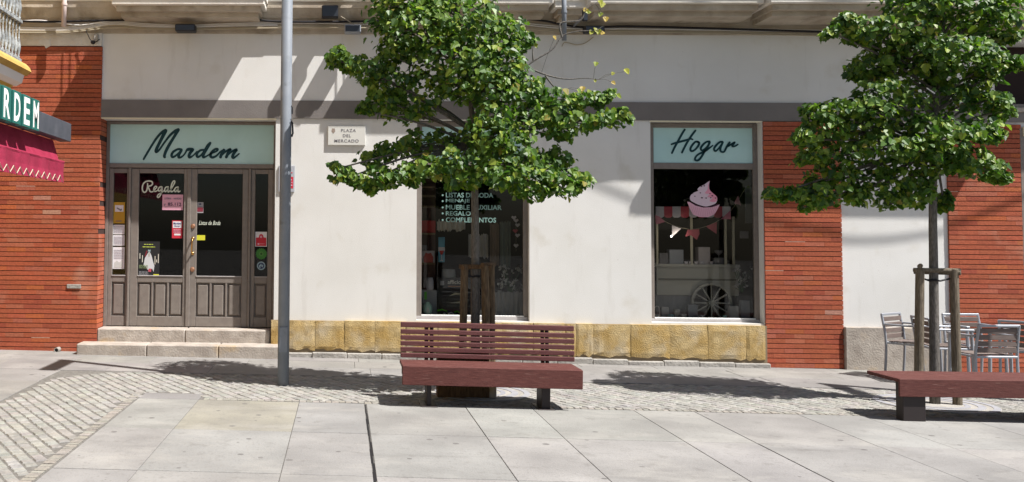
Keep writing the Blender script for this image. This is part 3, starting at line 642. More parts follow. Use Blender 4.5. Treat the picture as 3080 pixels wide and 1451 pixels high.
rect('picture', .15, .88, .55, .86, 'paper_white'); poly('camera_symbol', [(.32, .76), (.62, .66), (.72, .70), (.76, .63), (.62, .58), (.55, .62), (.30, .70)], 'grey_ink', 2); lines(2, .25, .75, .06, .15, 'grey_ink', 1)
for (ya, yb_), lab, k in (((677, 705), 'topmost and smallest of three white papers in the left side pane', 5), ((708, 739), 'middle of three white papers in the left side pane', 6), ((744, 809), 'tall white paper with a drawing, lowest of three in the left side pane', 6)):
    t, rect, txt, lines, poly, disc = card('notice', lab, 'notice', 338.5, 375, ya, yb_, YG, 'paper_white', 'white papers in the left side pane')
    lines(k, .1, .9, .45 if yb_ == 809 else .12, .9, flat('print_grey', (.42, .41, .45)), 1, ya)
    if yb_ == 809: poly('drawing', [(.1, .05), (.15, .28), (.35, .38), (.6, .30), (.8, .40), (.85, .06)], flat('print_pale', (.52, .52, .50)), 1)
# Regala lettering and its companions on the left door pane
t = thing('window_lettering', 'white script lettering reading Regala at the top of the left door pane', 'lettering', (PX(487), YG, PZ(590)))
cR = lambda x, y: (410+x/11.04, 530+y/11.04)
under(strokes('lettering', [
    [(375, 250, .8), (375, 340, 1), (350, 470, 1), (290, 540, 1), (225, 510, 1), (200, 400, 1), (230, 270, 1), (310, 190, 1), (430, 165, 1), (520, 190, 1), (540, 260, 1), (490, 320, 1), (400, 350, 1), (430, 440, 1), (470, 520, 1), (560, 510, .9), (640, 420, .8), (680, 370, .9), (640, 340, .9), (590, 400, 1), (585, 480, 1), (640, 510, .9), (740, 460, .7)],
    [(850, 360, 1), (780, 370, .9), (730, 440, 1), (750, 500, .9), (810, 470, .8), (860, 370, 1), (850, 480, 1), (810, 620, 1), (740, 710, 1), (700, 690, .9), (730, 620, .9), (830, 560, .9), (940, 470, .7)],
    [(1060, 360, 1), (990, 370, .9), (945, 440, 1), (960, 520, .9), (1020, 480, .8), (1065, 370, 1), (1050, 460, 1), (1065, 530, .9), (1130, 470, .8), (1220, 330, .9), (1280, 200, 1), (1250, 160, .9), (1190, 240, 1), (1150, 400, 1), (1150, 510, 1), (1210, 510, .9), (1270, 450, .7)],
    [(1390, 370, 1), (1320, 380, .9), (1275, 450, 1), (1290, 520, .9), (1345, 490, .8), (1395, 380, 1), (1380, 470, 1), (1400, 530, .9), (1455, 500, .8)]], cR, YG, 4.2, 'lettering_cream', None), t)
t, rect, txt, lines, poly, disc = card('lottery_notice', 'pink lottery paper numbered 85.112 under the Regala lettering on the left door', 'notice', 488, 551, 586, 632, YG, 'paper_pink')
txt('LOTERIA', .10, .42, .68, .80, 'grey_ink', 1, offset=.02); txt('NAVIDAD', .55, .92, .68, .80, 'grey_ink', 1, offset=.02); txt('85.112', .27, .92, .27, .48, flat('ink_dark', (.06, .03, .07)), 1, offset=.02); txt('Nº', .09, .16, .24, .42, 'grey_ink', 1, offset=.02); rect('rule', .12, .92, .20, .215, 'grey_ink')
t, rect, txt, lines, poly, disc = card('sticker', 'red and white opening sticker at right edge of the left door pane', 'sticker', 517, 549, 664, 717, YG, 'red_ink')
rect('white_field', .08, .92, .58, .95, 'paper_white'); txt('Mardem', .14, .86, .78, .90, 'blue_ink', 2, offset=.02); txt('Hogar', .20, .80, .62, .74, 'blue_ink', 2, offset=.02); lines(3, .15, .85, .30, .52, 'paper_pink', 1); rect('white_label', .22, .86, .16, .26, 'paper_white')
t, rect, txt, lines, poly, disc = card('poster', 'dark poster with white robed figure and candles low on the left door pane', 'poster', 416, 481, 727, 831, YG, flat('poster_black', (.018, .018, .02)))
poly('robed_figure', [(.24, .30), (.30, .52), (.36, .58), (.44, .66), (.50, .72), (.56, .66), (.62, .58), (.68, .44), (.76, .30), (.72, .12), (.66, .22), (.52, .16), (.42, .20), (.36, .28)], flat('robe_white', (.56, .56, .58)), 1)
poly('face', [(.46, .64), (.50, .70), (.54, .64), (.53, .56), (.47, .56)], flat('robe_shade', (.40, .38, .34)), 2); poly('crown', [(.44, .70), (.45, .77), (.50, .75), (.56, .77), (.56, .70), (.50, .72)], flat('pale_grey_blue', (.30, .40, .42)), 3)
for u, v0, v1 in ((.06, .50, .66), (.18, .40, .60), (.78, .34, .58), (.86, .40, .48), (.94, .38, .64)): rect('candle', u-.015, u+.02, v0, v1, flat('candle_cream', (.60, .56, .48)), 1)
poly('red_veil', [(.28, .56), (.36, .74), (.42, .72), (.36, .58)], flat('veil_red', (.18, .02, .03)), 1); poly('red_cloth', [(.46, .14), (.50, .22), (.62, .22), (.60, .12)], 'bunting_red', 2)
lines(1, .25, .68, .895, .935, flat('title_yellow', (.52, .60, .10)), 1, 4); lines(1, .18, .78, .82, .865, 'title_yellow', 1, 5); lines(3, .03, .45, .22, .33, flat('dim_green', (.22, .28, .14)), 3, 6); lines(4, .03, .48, .02, .14, flat('dim_grey', (.32, .32, .34)), 1, 8); rect('yellow_mark', .72, .98, .02, .06, 'paper_yellow')
t, rect, txt, lines, poly, disc = card('sticker', 'small grey and red sticker at upper left of the right door pane', 'sticker', 592, 612, 609, 641, YG, flat('sticker_grey', (.36, .34, .36)))
poly('oval', [(.25, .82), (.5, .92), (.75, .82), (.5, .74)], 'navy'); rect('red_field', .04, .96, .12, .52, flat('maroon', (.22, .03, .05))); lines(1, .1, .9, .55, .68, 'grey_ink')
t = thing('window_lettering', 'thin white script reading Listas de Boda on the right door pane', 'lettering', (PX(597), YG, PZ(675)))
under(text_fit('lettering', 'Listas de Boda', 598, 663, 665, 677, YG, 'lettering_cream', None, shear=.35, offset=.005), t)
t, rect, txt, lines, poly, disc = card('sticker', 'plain yellow rectangle stuck beside the brass door handle', 'sticker', 591, 617, 708, 723, YG, 'paper_yellow')
t, rect, txt, lines, poly, disc = card('sticker', 'red and white alarm sticker uppermost in the right side pane', 'sticker', 767.5, 803, 698, 742, YG, 'paper_white')
poly('red_field', [(.06, .04), (.06, .60), (.30, .62), (.36, .80), (.5, .86), (.66, .80), (.72, .62), (.95, .60), (.95, .04)], 'red_ink'); disc('badge', .5, .66, .10, 'paper_pink', 2, 14); disc('badge', .28, .17, .09, 'paper_pink', 2, 14); lines(1, .42, .8, .15, .22, 'paper_pink', 2)
a = at(786, 764, YG)
t = thing('sticker', 'round green leafy sticker between the alarm sticker and blue emblem', 'sticker', tuple(a)); q = MB(); nn = 36
q.prism([((.073+(.008 if i % 2 else -.004))*math.cos(2*math.pi*i/nn), (.073+(.008 if i % 2 else -.004))*math.sin(2*math.pi*i/nn)) for i in range(nn)], -.002, 0); q.build('disc', 'green_leafy', t)
q = MB(); q.prism([(.03*math.cos(2*math.pi*i/16), .03*math.sin(2*math.pi*i/16)) for i in range(16)], -.0035, -.0022); q.build('ring', flat('green_pale', (.10, .26, .06)), t); q = MB(); q.prism([(.016*math.cos(2*math.pi*i/12), .016*math.sin(2*math.pi*i/12)) for i in range(12)], -.005, -.0037); q.build('dot', flat('green_dark', (.02, .08, .02)), t)
a = at(785.5, 800, YG)
t = thing('sticker', 'round pale blue emblem lowest in the right side pane', 'sticker', tuple(a)); q = MB()
q.prism([(.058*math.cos(2*math.pi*i/24), .058*math.sin(2*math.pi*i/24)) for i in range(24)], -.002, 0); q.build('disc', flat('emblem_blue', (.30, .42, .47)), t)
q = MB(); q.prism([(.043*math.cos(2*math.pi*i/24), .043*math.sin(2*math.pi*i/24)) for i in range(24)], -.0035, -.0022); q.build('field', 'navy', t)
q = MB(); q.prism([(-.028, -.02), (-.03, .005), (-.012, .012), (-.004, .034), (.006, .02), (.0, .004), (.022, .018), (.03, .002), (.02, -.024), (.004, -.006), (-.014, -.008), (-.006, -.03), (-.02, -.03)], -.005, -.0037); q.build('swirl', 'emblem_blue', t)
# list on the middle window
YGW = YW+.029
t = thing('window_lettering', 'mint green list of goods lettered on the middle window glass', 'lettering', tuple(at(1340, 640, YGW)))
for s_, x0, x1, y0, y1 in (('LISTAS DE BODA', 1341, 1483.5, 581, 594.5), ('MENAJE', 1341, 1413, 599, 612), ('MUEBLE AUXILIAR', 1341, 1509, 618, 631), ('REGALO', 1341, 1416, 636, 649), ('COMPLEMENTOS', 1341, 1492, 655.5, 669)):
    under(text_fit('text_line', s_, x0, x1, y0, y1, YGW, 'lettering_mint', None, offset=.018), t)
    a = at(1331.5, (y0+y1)/2, YGW); q = MB(); q.lathe([(.013, 0), (.013, .002)], (a.x, YGW, a.z), 10, 'Y'); under(q.build('bullet', 'lettering_mint', None), t)
t = thing('window_lettering', 'striped blue script initial at the top of the middle window glass', 'lettering', tuple(at(1360, 540, YGW)))
for k in range(5):
    dx = k*5.5
    under(strokes('stripe', [[(1334+dx, 566-k*2, .5), (1345+dx, 545, .8), (1360+dx, 520, .9), (1372+dx, 500, .6)]], lambda x, y: (x, y), YGW-.001*k, 3.0, 'lettering_dim', None), t)
under(strokes('script', [[(1376, 525, 1), (1388, 545, 1), (1398, 520, 1), (1404, 505, 1), (1400, 540, 1), (1412, 548, .8), (1424, 530, 1), (1436, 528, 1), (1428, 548, 1), (1446, 546, .8), (1460, 520, 1)]], lambda x, y: (x, y), YGW, 4.0, 'lettering_dim', None), t)
# cupcake picture on the right window
YGC = .13+.029
cc = lambda x, y: at(2040+x/6.387, 530+y/6.387, YGC)
t = thing('cupcake_sticker', 'large pink cupcake picture stuck on the right shop window', 'sticker', tuple(cc(480, 600)))
def cpoly(nm, P, m_, lvl, sm=True):
    L = [Vector((cc(x, y).x, cc(x, y).z, 0)) for x, y in P]
    if sm: L = smooth_line(L+[L[0]], 4)[:-1]
    q = MB(); q.prism([(p.x, p.y) for p in L], YGC-.0015*lvl-.0012, YGC-.0015*lvl); return under(q.build(nm, m_, None), t)
cpoly('icing', [(605, 92), (560, 120), (500, 165), (430, 195), (370, 250), (375, 285), (290, 325), (240, 370), (225, 410), (235, 465), (300, 510), (400, 555), (520, 585), (640, 560), (720, 520), (748, 450), (730, 390), (640, 310), (600, 260), (590, 180)], 'pale_icing', 1)
cpoly('icing_shade', [(600, 110), (570, 180), (560, 260), (510, 330), (600, 350), (560, 400), (660, 420), (600, 480), (700, 500), (745, 450), (728, 390), (640, 310), (598, 260), (585, 190)], 'pink_icing', 2)
cpoly('cake', [(190, 480), (300, 530), (480, 590), (640, 575), (760, 530), (700, 620), (500, 640), (280, 600)], 'choc', 2)
cpoly('paper_case', [(170, 495), (215, 500), (330, 570), (480, 608), (640, 600), (730, 575), (795, 545), (750, 640), (690, 740), (560, 792), (400, 785), (280, 740), (215, 610)], flat('case_pink', (.66, .38, .47)), 3, False)
for i in range(13):
    u = i/12; cpoly('pleat', [(235+u*505, 570+math.sin(u*3.14)*48), (241+u*505, 572+math.sin(u*3.14)*48), (300+u*385, 735+math.sin(u*3.14)*45), (294+u*385, 733+math.sin(u*3.14)*45)], flat('case_line', (.48, .22, .30)), 4, False)
for x, y, a_ in ((440, 200, 22), (495, 190, 20), (420, 325, 18), (315, 390, 17), (450, 420, 24), (530, 425, 20), (605, 340, 15), (620, 420, 18), (650, 380, 20), (710, 425, 18), (370, 285, 14), (275, 340, 14)): cpoly('sprinkle', [(x-a_, y), (x, y-a_*.7), (x+a_, y-a_*.2), (x+a_*.3, y+a_*.6)], 'choc', 4, False)

# street name plaque and alarm sign on the wall
YP = -.03
t, rect, txt, lines, poly, disc = card('street_sign', 'white marble street plaque reading Plaza del Mercado on the plaster wall', 'sign', 987, 1098, 381, 436, YP, 'plaque')
q = MB(); a, b_ = at(987, 436, YP), at(1098, 381, YP); q.cbox(-.006, b_.x-a.x+.006, .0005, .029, -.006, b_.z-a.z+.006, .004); q.build('backing', 'plaque', t)
txt('PLAZA', .35, .75, .70, .86, 'grey_ink', 1, offset=.01, spacing=1.15); txt('DEL', .40, .62, .42, .58, 'grey_ink', 1, offset=.01, spacing=1.15); txt('MERCADO', .17, .83, .13, .30, 'grey_ink', 1, offset=.01, spacing=1.15)
poly('crest', [(.10, .88), (.18, .88), (.19, .72), (.14, .60), (.09, .72)], flat('crest_brown', (.30, .24, .20))); 
YA = -.02
t, rect, txt, lines, poly, disc = card('alarm_sign', 'red and grey alarm company sign on the wall half hidden by the lamp post', 'sign', 838, 885.5, 500, 577, YA, flat('sign_grey', (.40, .41, .45)))
q = MB(); a, b_ = at(838, 577, YA), at(885.5, 500, YA); q.cbox(-.003, b_.x-a.x+.003, .0005, .02, -.003, b_.z-a.z+.003, .003); q.build('backing', 'grey_metal', t)
rect('red_field', .10, .94, .13, .58, 'red_ink'); lines(3, .2, .88, .2, .52, 'paper_pink', 2, 3); rect('black_mark', .66, .75, .80, .95, 'black_metal'); lines(1, .6, .9, .70, .78, 'red_ink', 1)
# small screw cover and cleat
for nm, p, s_, lab in (('brick_vent', at(222, 862, -.04), (.095, .028), 'small pale mortar patch where a brick is missing, left of the door'),):
    t = thing(nm, lab, 'patch', tuple(p)); q = MB(); q.cbox(-s_[0], s_[0], -.004, .04, -s_[1], s_[1], .004); q.build('mortar_fill', 'concrete', t)
t = thing('drain_pipe', 'short dark drain pipe end at the foot of the left brick pillar', 'pipe', tuple(at(172, 1053, -.10)))
q = MB(); q.lathe([(.033, -.1), (.033, .04), (.025, .04), (.025, -.0)], (0, 0, 0), 16, 'Y'); q.build('pipe', 'concrete', t); q = MB(); q.lathe([(.024, -.02), (.024, .015)], (0, 0, 0), 14, 'Y'); q.build('opening', 'black_metal', t)
# ================================================================ STREET FURNITURE
def ground_pt(px, py): p = atG(px, py); return Vector((p.x, p.y, gz(p.x)))
# lamp posts (the second stands just right of the frame; its shadow is seen)
pb_ = ground_pt(851.5, 1157)
lp = thing('lamp_post', 'tall slim blue grey lamp post standing left of the bench, before the double door edge', 'lamp post', pb_, 'lamp posts along the plaza')
q = MB(); q.lathe([(.062, -.02), (.062, 2.0), (.060, 5.2), (.0, 5.22)], (0, 0, 0), 28); q.build('pole', 'post_paint', lp, smooth=True)
q = MB(); q.cbox(-.10, .10, -.84, .02, 5.0, 5.09, .02); q.build('lamp_head', 'grey_metal', lp); q = MB(); q.box(-.08, .08, -.78, -.10, 4.992, 4.999); q.build('diffuser', 'white', lp)
q = MB(); q.cbox(-.045, .045, -.068, -.05, .35, .62, .004); q.build('access_door', 'post_paint', lp)
q = MB(); q.tube([(.055, -.02, 2.85), (.072, -.02, 2.83), (.078, -.02, 2.72), (.066, -.02, 2.68)], .010, 8); q.build('cable_hook', 'black_metal', lp); q = MB(); q.tube([(.056, -.02, 3.02), (.070, -.02, 3.0), (.070, -.02, 2.93)], .007, 8); q.build('cable_hook', 'black_metal', lp)
l2 = copy_tree(lp, Vector((8.45, -2.95, gz(8.45))), label='lamp post beyond the right end of the plaza bench')

# ---- bench with backrest
BY0, BY1 = -3.62, -3.20
a0 = at(1209, 1100, BY0); a1 = at(1752.5, 1114, BY0); bxm = (a0.x+a1.x)/2; bl = (a1.x-a0.x)/2
bz = gz(bxm); th = math.atan2(a1.z-a0.z, a1.x-a0.x); zt_ = (a0.z+a1.z)/2-bz
bench = thing('park_bench', 'dark red wooden bench with slatted backrest in front of the middle window tree', 'bench', (bxm, BY0, bz)); bench.rotation_euler = (0, -th, 0)
bot = (at(1209, 1160, BY0).z+at(1753, 1171, BY0).z)/2-bz
q = MB(); n_ = 4
for i in range(n_):
    y0 = .001+(.47/n_)*i; q.cbox(-bl, bl, y0+(.0 if i else .026), y0+.47/n_-.005, zt_-.035, zt_-rnd.uniform(0, .002), .005)
q.build('seat', 'bench_wood', bench)
q = MB(); q.cbox(-bl, bl, 0, .024, bot, zt_-.003, .005); q.build('front_board', 'bench_wood', bench)
q = MB(); q.box(-bl+.02, bl-.02, .03, .44, bot+.05, zt_-.037); q.build('underframe', 'dark_steel', bench)
yb0 = .44
ztop = at(1203, 966, BY0+yb0).z-bz+ (a1.x-a0.x)/2*(-th)*0; 
zl = [(at(1203, y, BY0+yb0+.03).z+at(1725, y+17, BY0+yb0+.03).z)/2-bz for y in (967, 989, 1006.5, 1024, 1041.5, 1059)]
blx0 = at(1203, 1020, BY0+yb0+.03).x-bxm; blx1 = at(1725.5, 1040, BY0+yb0+.03).x-bxm
for i, z in enumerate(zl):
    lean = .045*(z-zl[-1])/.35; hgt = .052 if i == 0 else .0455
    q = MB(); q.cbox(blx0, blx1, yb0+.01+lean, yb0+.045+lean, z-hgt, z, .005); q.build('back_slat', 'bench_slat', bench)
for px in (1281, 1297, 1631, 1644.5):
    x = at(px, 1040, BY0+yb0+.05).x-bxm
    q = MB(); q.tube([(x, yb0+.05, zt_-.10), (x, yb0+.052, zt_), (x, yb0+.10, zl[0]-.03)], .019, 4); q.build('back_support', 'dark_steel', bench)
for px, py in ((1290, 1211), (1642, 1222)):
    x = at(px, py, BY0+.1).x-bxm; w_ = .022 if px < 1400 else .042
    q = MB(); q.cbox(x-w_, x+w_, .10, .34, -.01-x*SL*0, bot+.06, .004); q.build('leg', 'dark_steel', bench)
    q = MB(); q.cbox(x-.08, x+.08, .04, .40, -.012, .004, .003); q.build('foot_plate', 'dark_steel', bench)

# ---- wide backless bench on the right
c0 = at(2705, 1140, -3.72); c1 = at(3080, 1146, -3.72)
x0 = c0.x; x1 = x0+2.3; zz = c0.z; g0 = gz(x0)
pl = thing('park_bench', 'backless dark red platform bench on thick dark legs at the right edge', 'bench', (x0, -3.72, g0))
h1 = zz-g0; dpt = .56; hb = at(2707, 1194, -3.72).z-g0; W_ = 2.3
lean_ = at(2617, 1113.5, -3.72+dpt).x-x0
q = MB(); bw = dpt/5
for i in range(5):
    ya, yb2 = i*bw+(.024 if i == 0 else .002), (i+1)*bw-.003
    s0 = lean_*0; q.cbox(0, W_, ya, yb2, h1-.035, h1-rnd.uniform(0, .002), .004)
q.build('seat', 'bench_wood', pl)
q = MB(); q.cbox(0, W_, 0, .022, hb, h1-.002, .004); q.cbox(.34, W_, dpt-.05, dpt-.03, hb+.05, h1-.039, .004); q.build('side_boards', 'bench_wood', pl)
q = MB(); q.box(.35, W_-.35, .10, .14, h1-.08, h1-.038); q.box(.35, W_-.35, dpt-.14, dpt-.10, h1-.08, h1-.038); q.build('underframe', 'dark_steel', pl)
for u in (.01, 1.20): q = MB(); q.cbox(u+.035, u+.245, .03, .15, -.03, h1-.037, .006); q.build('leg', 'dark_steel', pl)

# ---- wooden box behind the first bench, at the foot of the tree
bxp = ground_pt(1316, 1196); e1 = atG(1468, 1196)
t = thing('wooden_box', 'low brown timber box on the setts behind the backrest bench', 'box', (bxp.x, bxp.y, bxp.z)); W = e1.x-bxp.x; H = at(1316, 1061, bxp.y).z-bxp.z
for i in range(4): q = MB(); q.cbox(0, W, 0, .02, i*H/4+.003, (i+1)*H/4-.002, .003); q.build('board', 'timber', t)
q = MB(); q.cbox(0, W, .021, .16, .0, H-.003, .004); q.build('body', 'timber', t)
q = MB(); q.cbox(W+.003, W+.075, .0, .10, 0, H*.30, .006); q.build('end_block', 'limestone', t)

# ---- tree guards: round stakes with cross bars
T1 = ground_pt(1431, 1178); T2 = ground_pt(2812, 1214)
def guard(label, base, stakes, ztop, m, bars, mat_bar):
    t = thing('tree_guard', label, 'tree stakes', base)
    tops = []
    for dx, dy, tx, ty, r in stakes:
        q = MB(); q.tube([(dx, dy, -.06), ((dx+tx)/2, (dy+ty)/2, ztop/2), (tx, ty, ztop-.012), (tx, ty, ztop)], [r*1.05, r, r*.97, r*.8], 14); q.build('stake', m, t, smooth=False); tops.append((tx, ty))
    for i, j, dz in bars:
        a, b_ = Vector((*tops[i], ztop+dz)), Vector((*tops[j], ztop+dz)); d = (b_-a).normalized(); q = MB(); q.tube([a-d*.06, b_+d*.06], .024, 10); q.build('crossbar', mat_bar, t)
    for tx, ty in tops[:2]:
        q = MB(); q.tube([(tx*.9, ty*.9, ztop-.10), (tx*.3, ty*.3-.02, ztop-.13), (0, -.07, ztop-.12), (-tx*.3, -.02, ztop-.12)], .010, 6); q.build('strap', 'cable_black', t)
    return t
z1t = at(1396, 796, T1.y).z-T1.z; z2t = at(2770, 807, T2.y).z-T2.z
guard('dark brown wooden stakes round the trunk of the middle tree', T1, [(-.155, -.05, -.125, -.05, .040), (.10, -.10, .085, -.08, .042), (.175, .02, .165, .03, .038), (-.0, .16, .0, .14, .034)], z1t, 'stake', [(0, 1, -.02), (1, 2, .0), (0, 3, -.03)], 'timber')
guard('greenish grey wooden stakes round the trunk of the right tree', T2, [(-.19, -.04, -.145, -.04, .043), (.205, -.04, .20, -.04, .043), (-.06, .17, -.035, .14, .036)], z2t, 'stake_grey', [(0, 1, -.02), (0, 2, .02), (1, 2, -.045)], 'stake_grey')
for T, lab in ((T1, 'round iron tree grate ring at the foot of the middle tree'), (T2, 'round iron tree grate ring at the foot of the right tree')):
    t = thing('tree_grate', lab, 'tree grate', T, 'tree grates'); t.rotation_euler = (0, -SL, 0)
    for r0, r1, z in ((.50, .56, .004), (.37, .44, .004), (.26, .31, .003)):
        q = MB(); n_ = 40; vs = []
        for i in range(n_): a = 2*math.pi*i/n_; c, s = math.cos(a), math.sin(a); vs += [(r0*c, r0*s, z), (r1*c, r1*s, z), (r1*c, r1*s, -.02), (r0*c, r0*s, -.02)]
        fs = []
        for i in range(n_):
            a, b_ = i*4, ((i+1) % n_)*4; fs += [(a, a+1, b_+1, b_), (a+1, a+2, b_+2, b_+1), (a+3, a, b_, b_+3)]
        q.add(vs, fs); q.build('ring', 'cast_iron', t)
    q = MB(); n_ = 32; q.add([(.57*math.cos(2*math.pi*i/n_), .57*math.sin(2*math.pi*i/n_), -.0) for i in range(n_)], [tuple(range(n_))]); q.build('base_disc', 'concrete', t)

# ================================================================ TREES
def make_tree(name, label, base, fork, blobs, bare, top, seed, nleaf=1.0):
    r = random.Random(seed); t = thing(name, label, 'tree', base)
    W = lambda px, py, dy: at(px, py, base[1]+dy)-Vector(base)
    # trunk
    pts = [Vector((0, 0, -.05))]; 
    for px, py in fork: p = W(px, py, 0); pts.append(p)
    pts.append(Vector((pts[-1].x+.03, .02, top)))
    L = smooth_line(pts, 5); n = len(L); q = MB(); zt = L[-1].z
    q.tube(L, [max(.008, .050*(1-.12*p.z) if p.z < 2.2 else .034*(1-(p.z-2.2)/(zt-2.0))+.004) for p in L], 12); q.build('trunk', 'bark', t, smooth=True)
    def trunk_at(z):
        for i in range(n-1):
            if L[i].z <= z <= L[i+1].z: return L[i].lerp(L[i+1], (z-L[i].z)/max(1e-6, L[i+1].z-L[i].z))
        return L[-1] if z > zt else L[0]
    V = []; F = []; Cc = []
    def leaf(c, s, nrm, tip, col):
        nrm = nrm.normalized(); tip = (tip-nrm*tip.dot(nrm)).normalized(); sd = nrm.cross(tip); o = len(V); f = .18*s
        # lobed outline folded on the midrib and curled at the tip
        P = [(0, -.5, 0), (.30, -.42, 1), (.50, -.08, 1), (.34, .06, 1), (.30, .28, .8), (0, .56, -.6), (-.30, .28, .8), (-.34, .06, 1), (-.50, -.08, 1), (-.30, -.42, 1)]
        for x, y, h in P: V.append(c+sd*(x*s)+tip*(y*s)+nrm*(h*f*abs(x)*2-.10*s*max(0, y)))
        F.append((o, o+1, o+2, o+3, o+4, o+5)); F.append((o, o+5, o+6, o+7, o+8, o+9)); Cc.append(col); Cc.append(col)
    tw = MB(); bi = 0
    for bl_ in blobs:
        px, py, rx, ry, dy, dep, dens = bl_
        c = W(px, py, dy); k = FPX/(base[1]+dy-CAM.y); RX, RZ, RY = rx/k, ry/k, dep
        za = max(2.62, c.z-.35*abs(c.x)-.05) if c.z < 3.1 else c.z-.45*abs(c.x)-.1; a = trunk_at(min(za, zt-.2))
        mid = a.lerp(c, .5)+Vector((0, 0, .05)); end = c+Vector((math.copysign(RX*.7, c.x-a.x), 0, -.02))
        bp = smooth_line([a, mid, c, end], 5); bb = MB(); m_ = len(bp)
        bb.tube(bp, [.015*(1-i/m_)+.003 for i in range(m_)], 6); bb.build('branch', 'bark', t)
        N = int(dens*nleaf*RX*RZ*max(RY, .2)*8600+dens*85)
        for i in range(N):
            # points in ellipsoid, biased to the shell
            while True:
                u = Vector((r.uniform(-1, 1), r.uniform(-1, 1), r.uniform(-1, 1)))
                if u.length < 1: break
            u = u.normalized()*(u.length**.55)
            if r.random() < .16: u = Vector((u.x*1.35, u.y*1.2, u.z*1.12))
            # ragged sprays: clumps along z-bands
            p = c+Vector((u.x*RX, u.y*RY, u.z*RZ+.035*math.sin(u.x*RX*23+px)))
            s = r.choice((r.uniform(.036, .060), r.uniform(.045, .075), r.uniform(.055, .098)))
            out = Vector((u.x*.5, u.y*.5-.25, .55)); nrm = out+Vector((r.gauss(0, .42), r.gauss(0, .42), r.gauss(0, .34)))
            tip = Vector((u.x*.6+r.gauss(0, .5), u.y*.5+r.gauss(0, .5), -.75+r.gauss(0, .3)))
            g = r.random(); 
            if g < .14: col = (.205, .255, .034)
            elif g < .50: col = (.114, .184, .025)
            elif g < .88: col = (.058, .116, .020)
            elif g < .990: col = (.033, .078, .021)
            else: col = (.22, .19, .035)
            kk = r.uniform(.8, 1.2); leaf(p, s, nrm, tip, tuple(x*kk for x in col))
    # bare twigs with few leaves
    for st_ in bare:
        P = [W(x, y, d) for x, y, d in st_[0]]; bb = MB(); Lp = smooth_line(P, 5); bb.tube(Lp, [.009*(1-i/len(Lp))+.0028 for i in range(len(Lp))], 6); bb.build('twig', 'bark', t)
        for x, y, sz_ in st_[1]:
            c = W(x, y, st_[0][-1][2]); np_ = min(Lp, key=lambda v: (v-c).length); ts = MB(); ts.tube([np_, np_.lerp(c, .5)+Vector((0, 0, .02)), c], .0022, 4); ts.build('twig', 'bark', t); leaf(c, sz_*.74, Vector((r.gauss(0, .3), -1, .5)), Vector((r.gauss(0, .4), 0, -1)), r.choice([(.30, .30, .04), (.42, .30, .07), (.22, .26, .04)]))
    me = bpy.data.meshes.new('crown'); me.from_pydata([tuple(v) for v in V], [], F); me.update(); me.materials.append(M['leaf'])
    ca = me.color_attributes.new('Col', 'FLOAT_COLOR', 'CORNER'); arr = np.ones((len(me.loops), 4), dtype=np.float32); k = 0
    lt = np.empty(len(me.polygons), dtype=np.int32); me.polygons.foreach_get('loop_total', lt); arr[:, :3] = np.repeat(np.array(Cc, dtype=np.float32), lt, axis=0); ca.data.foreach_set('color', arr.ravel())
    o = bpy.data.objects.new('crown', me); C.objects.link(o); o.parent = t
    print(name, 'leaves', len(F)//2); return t

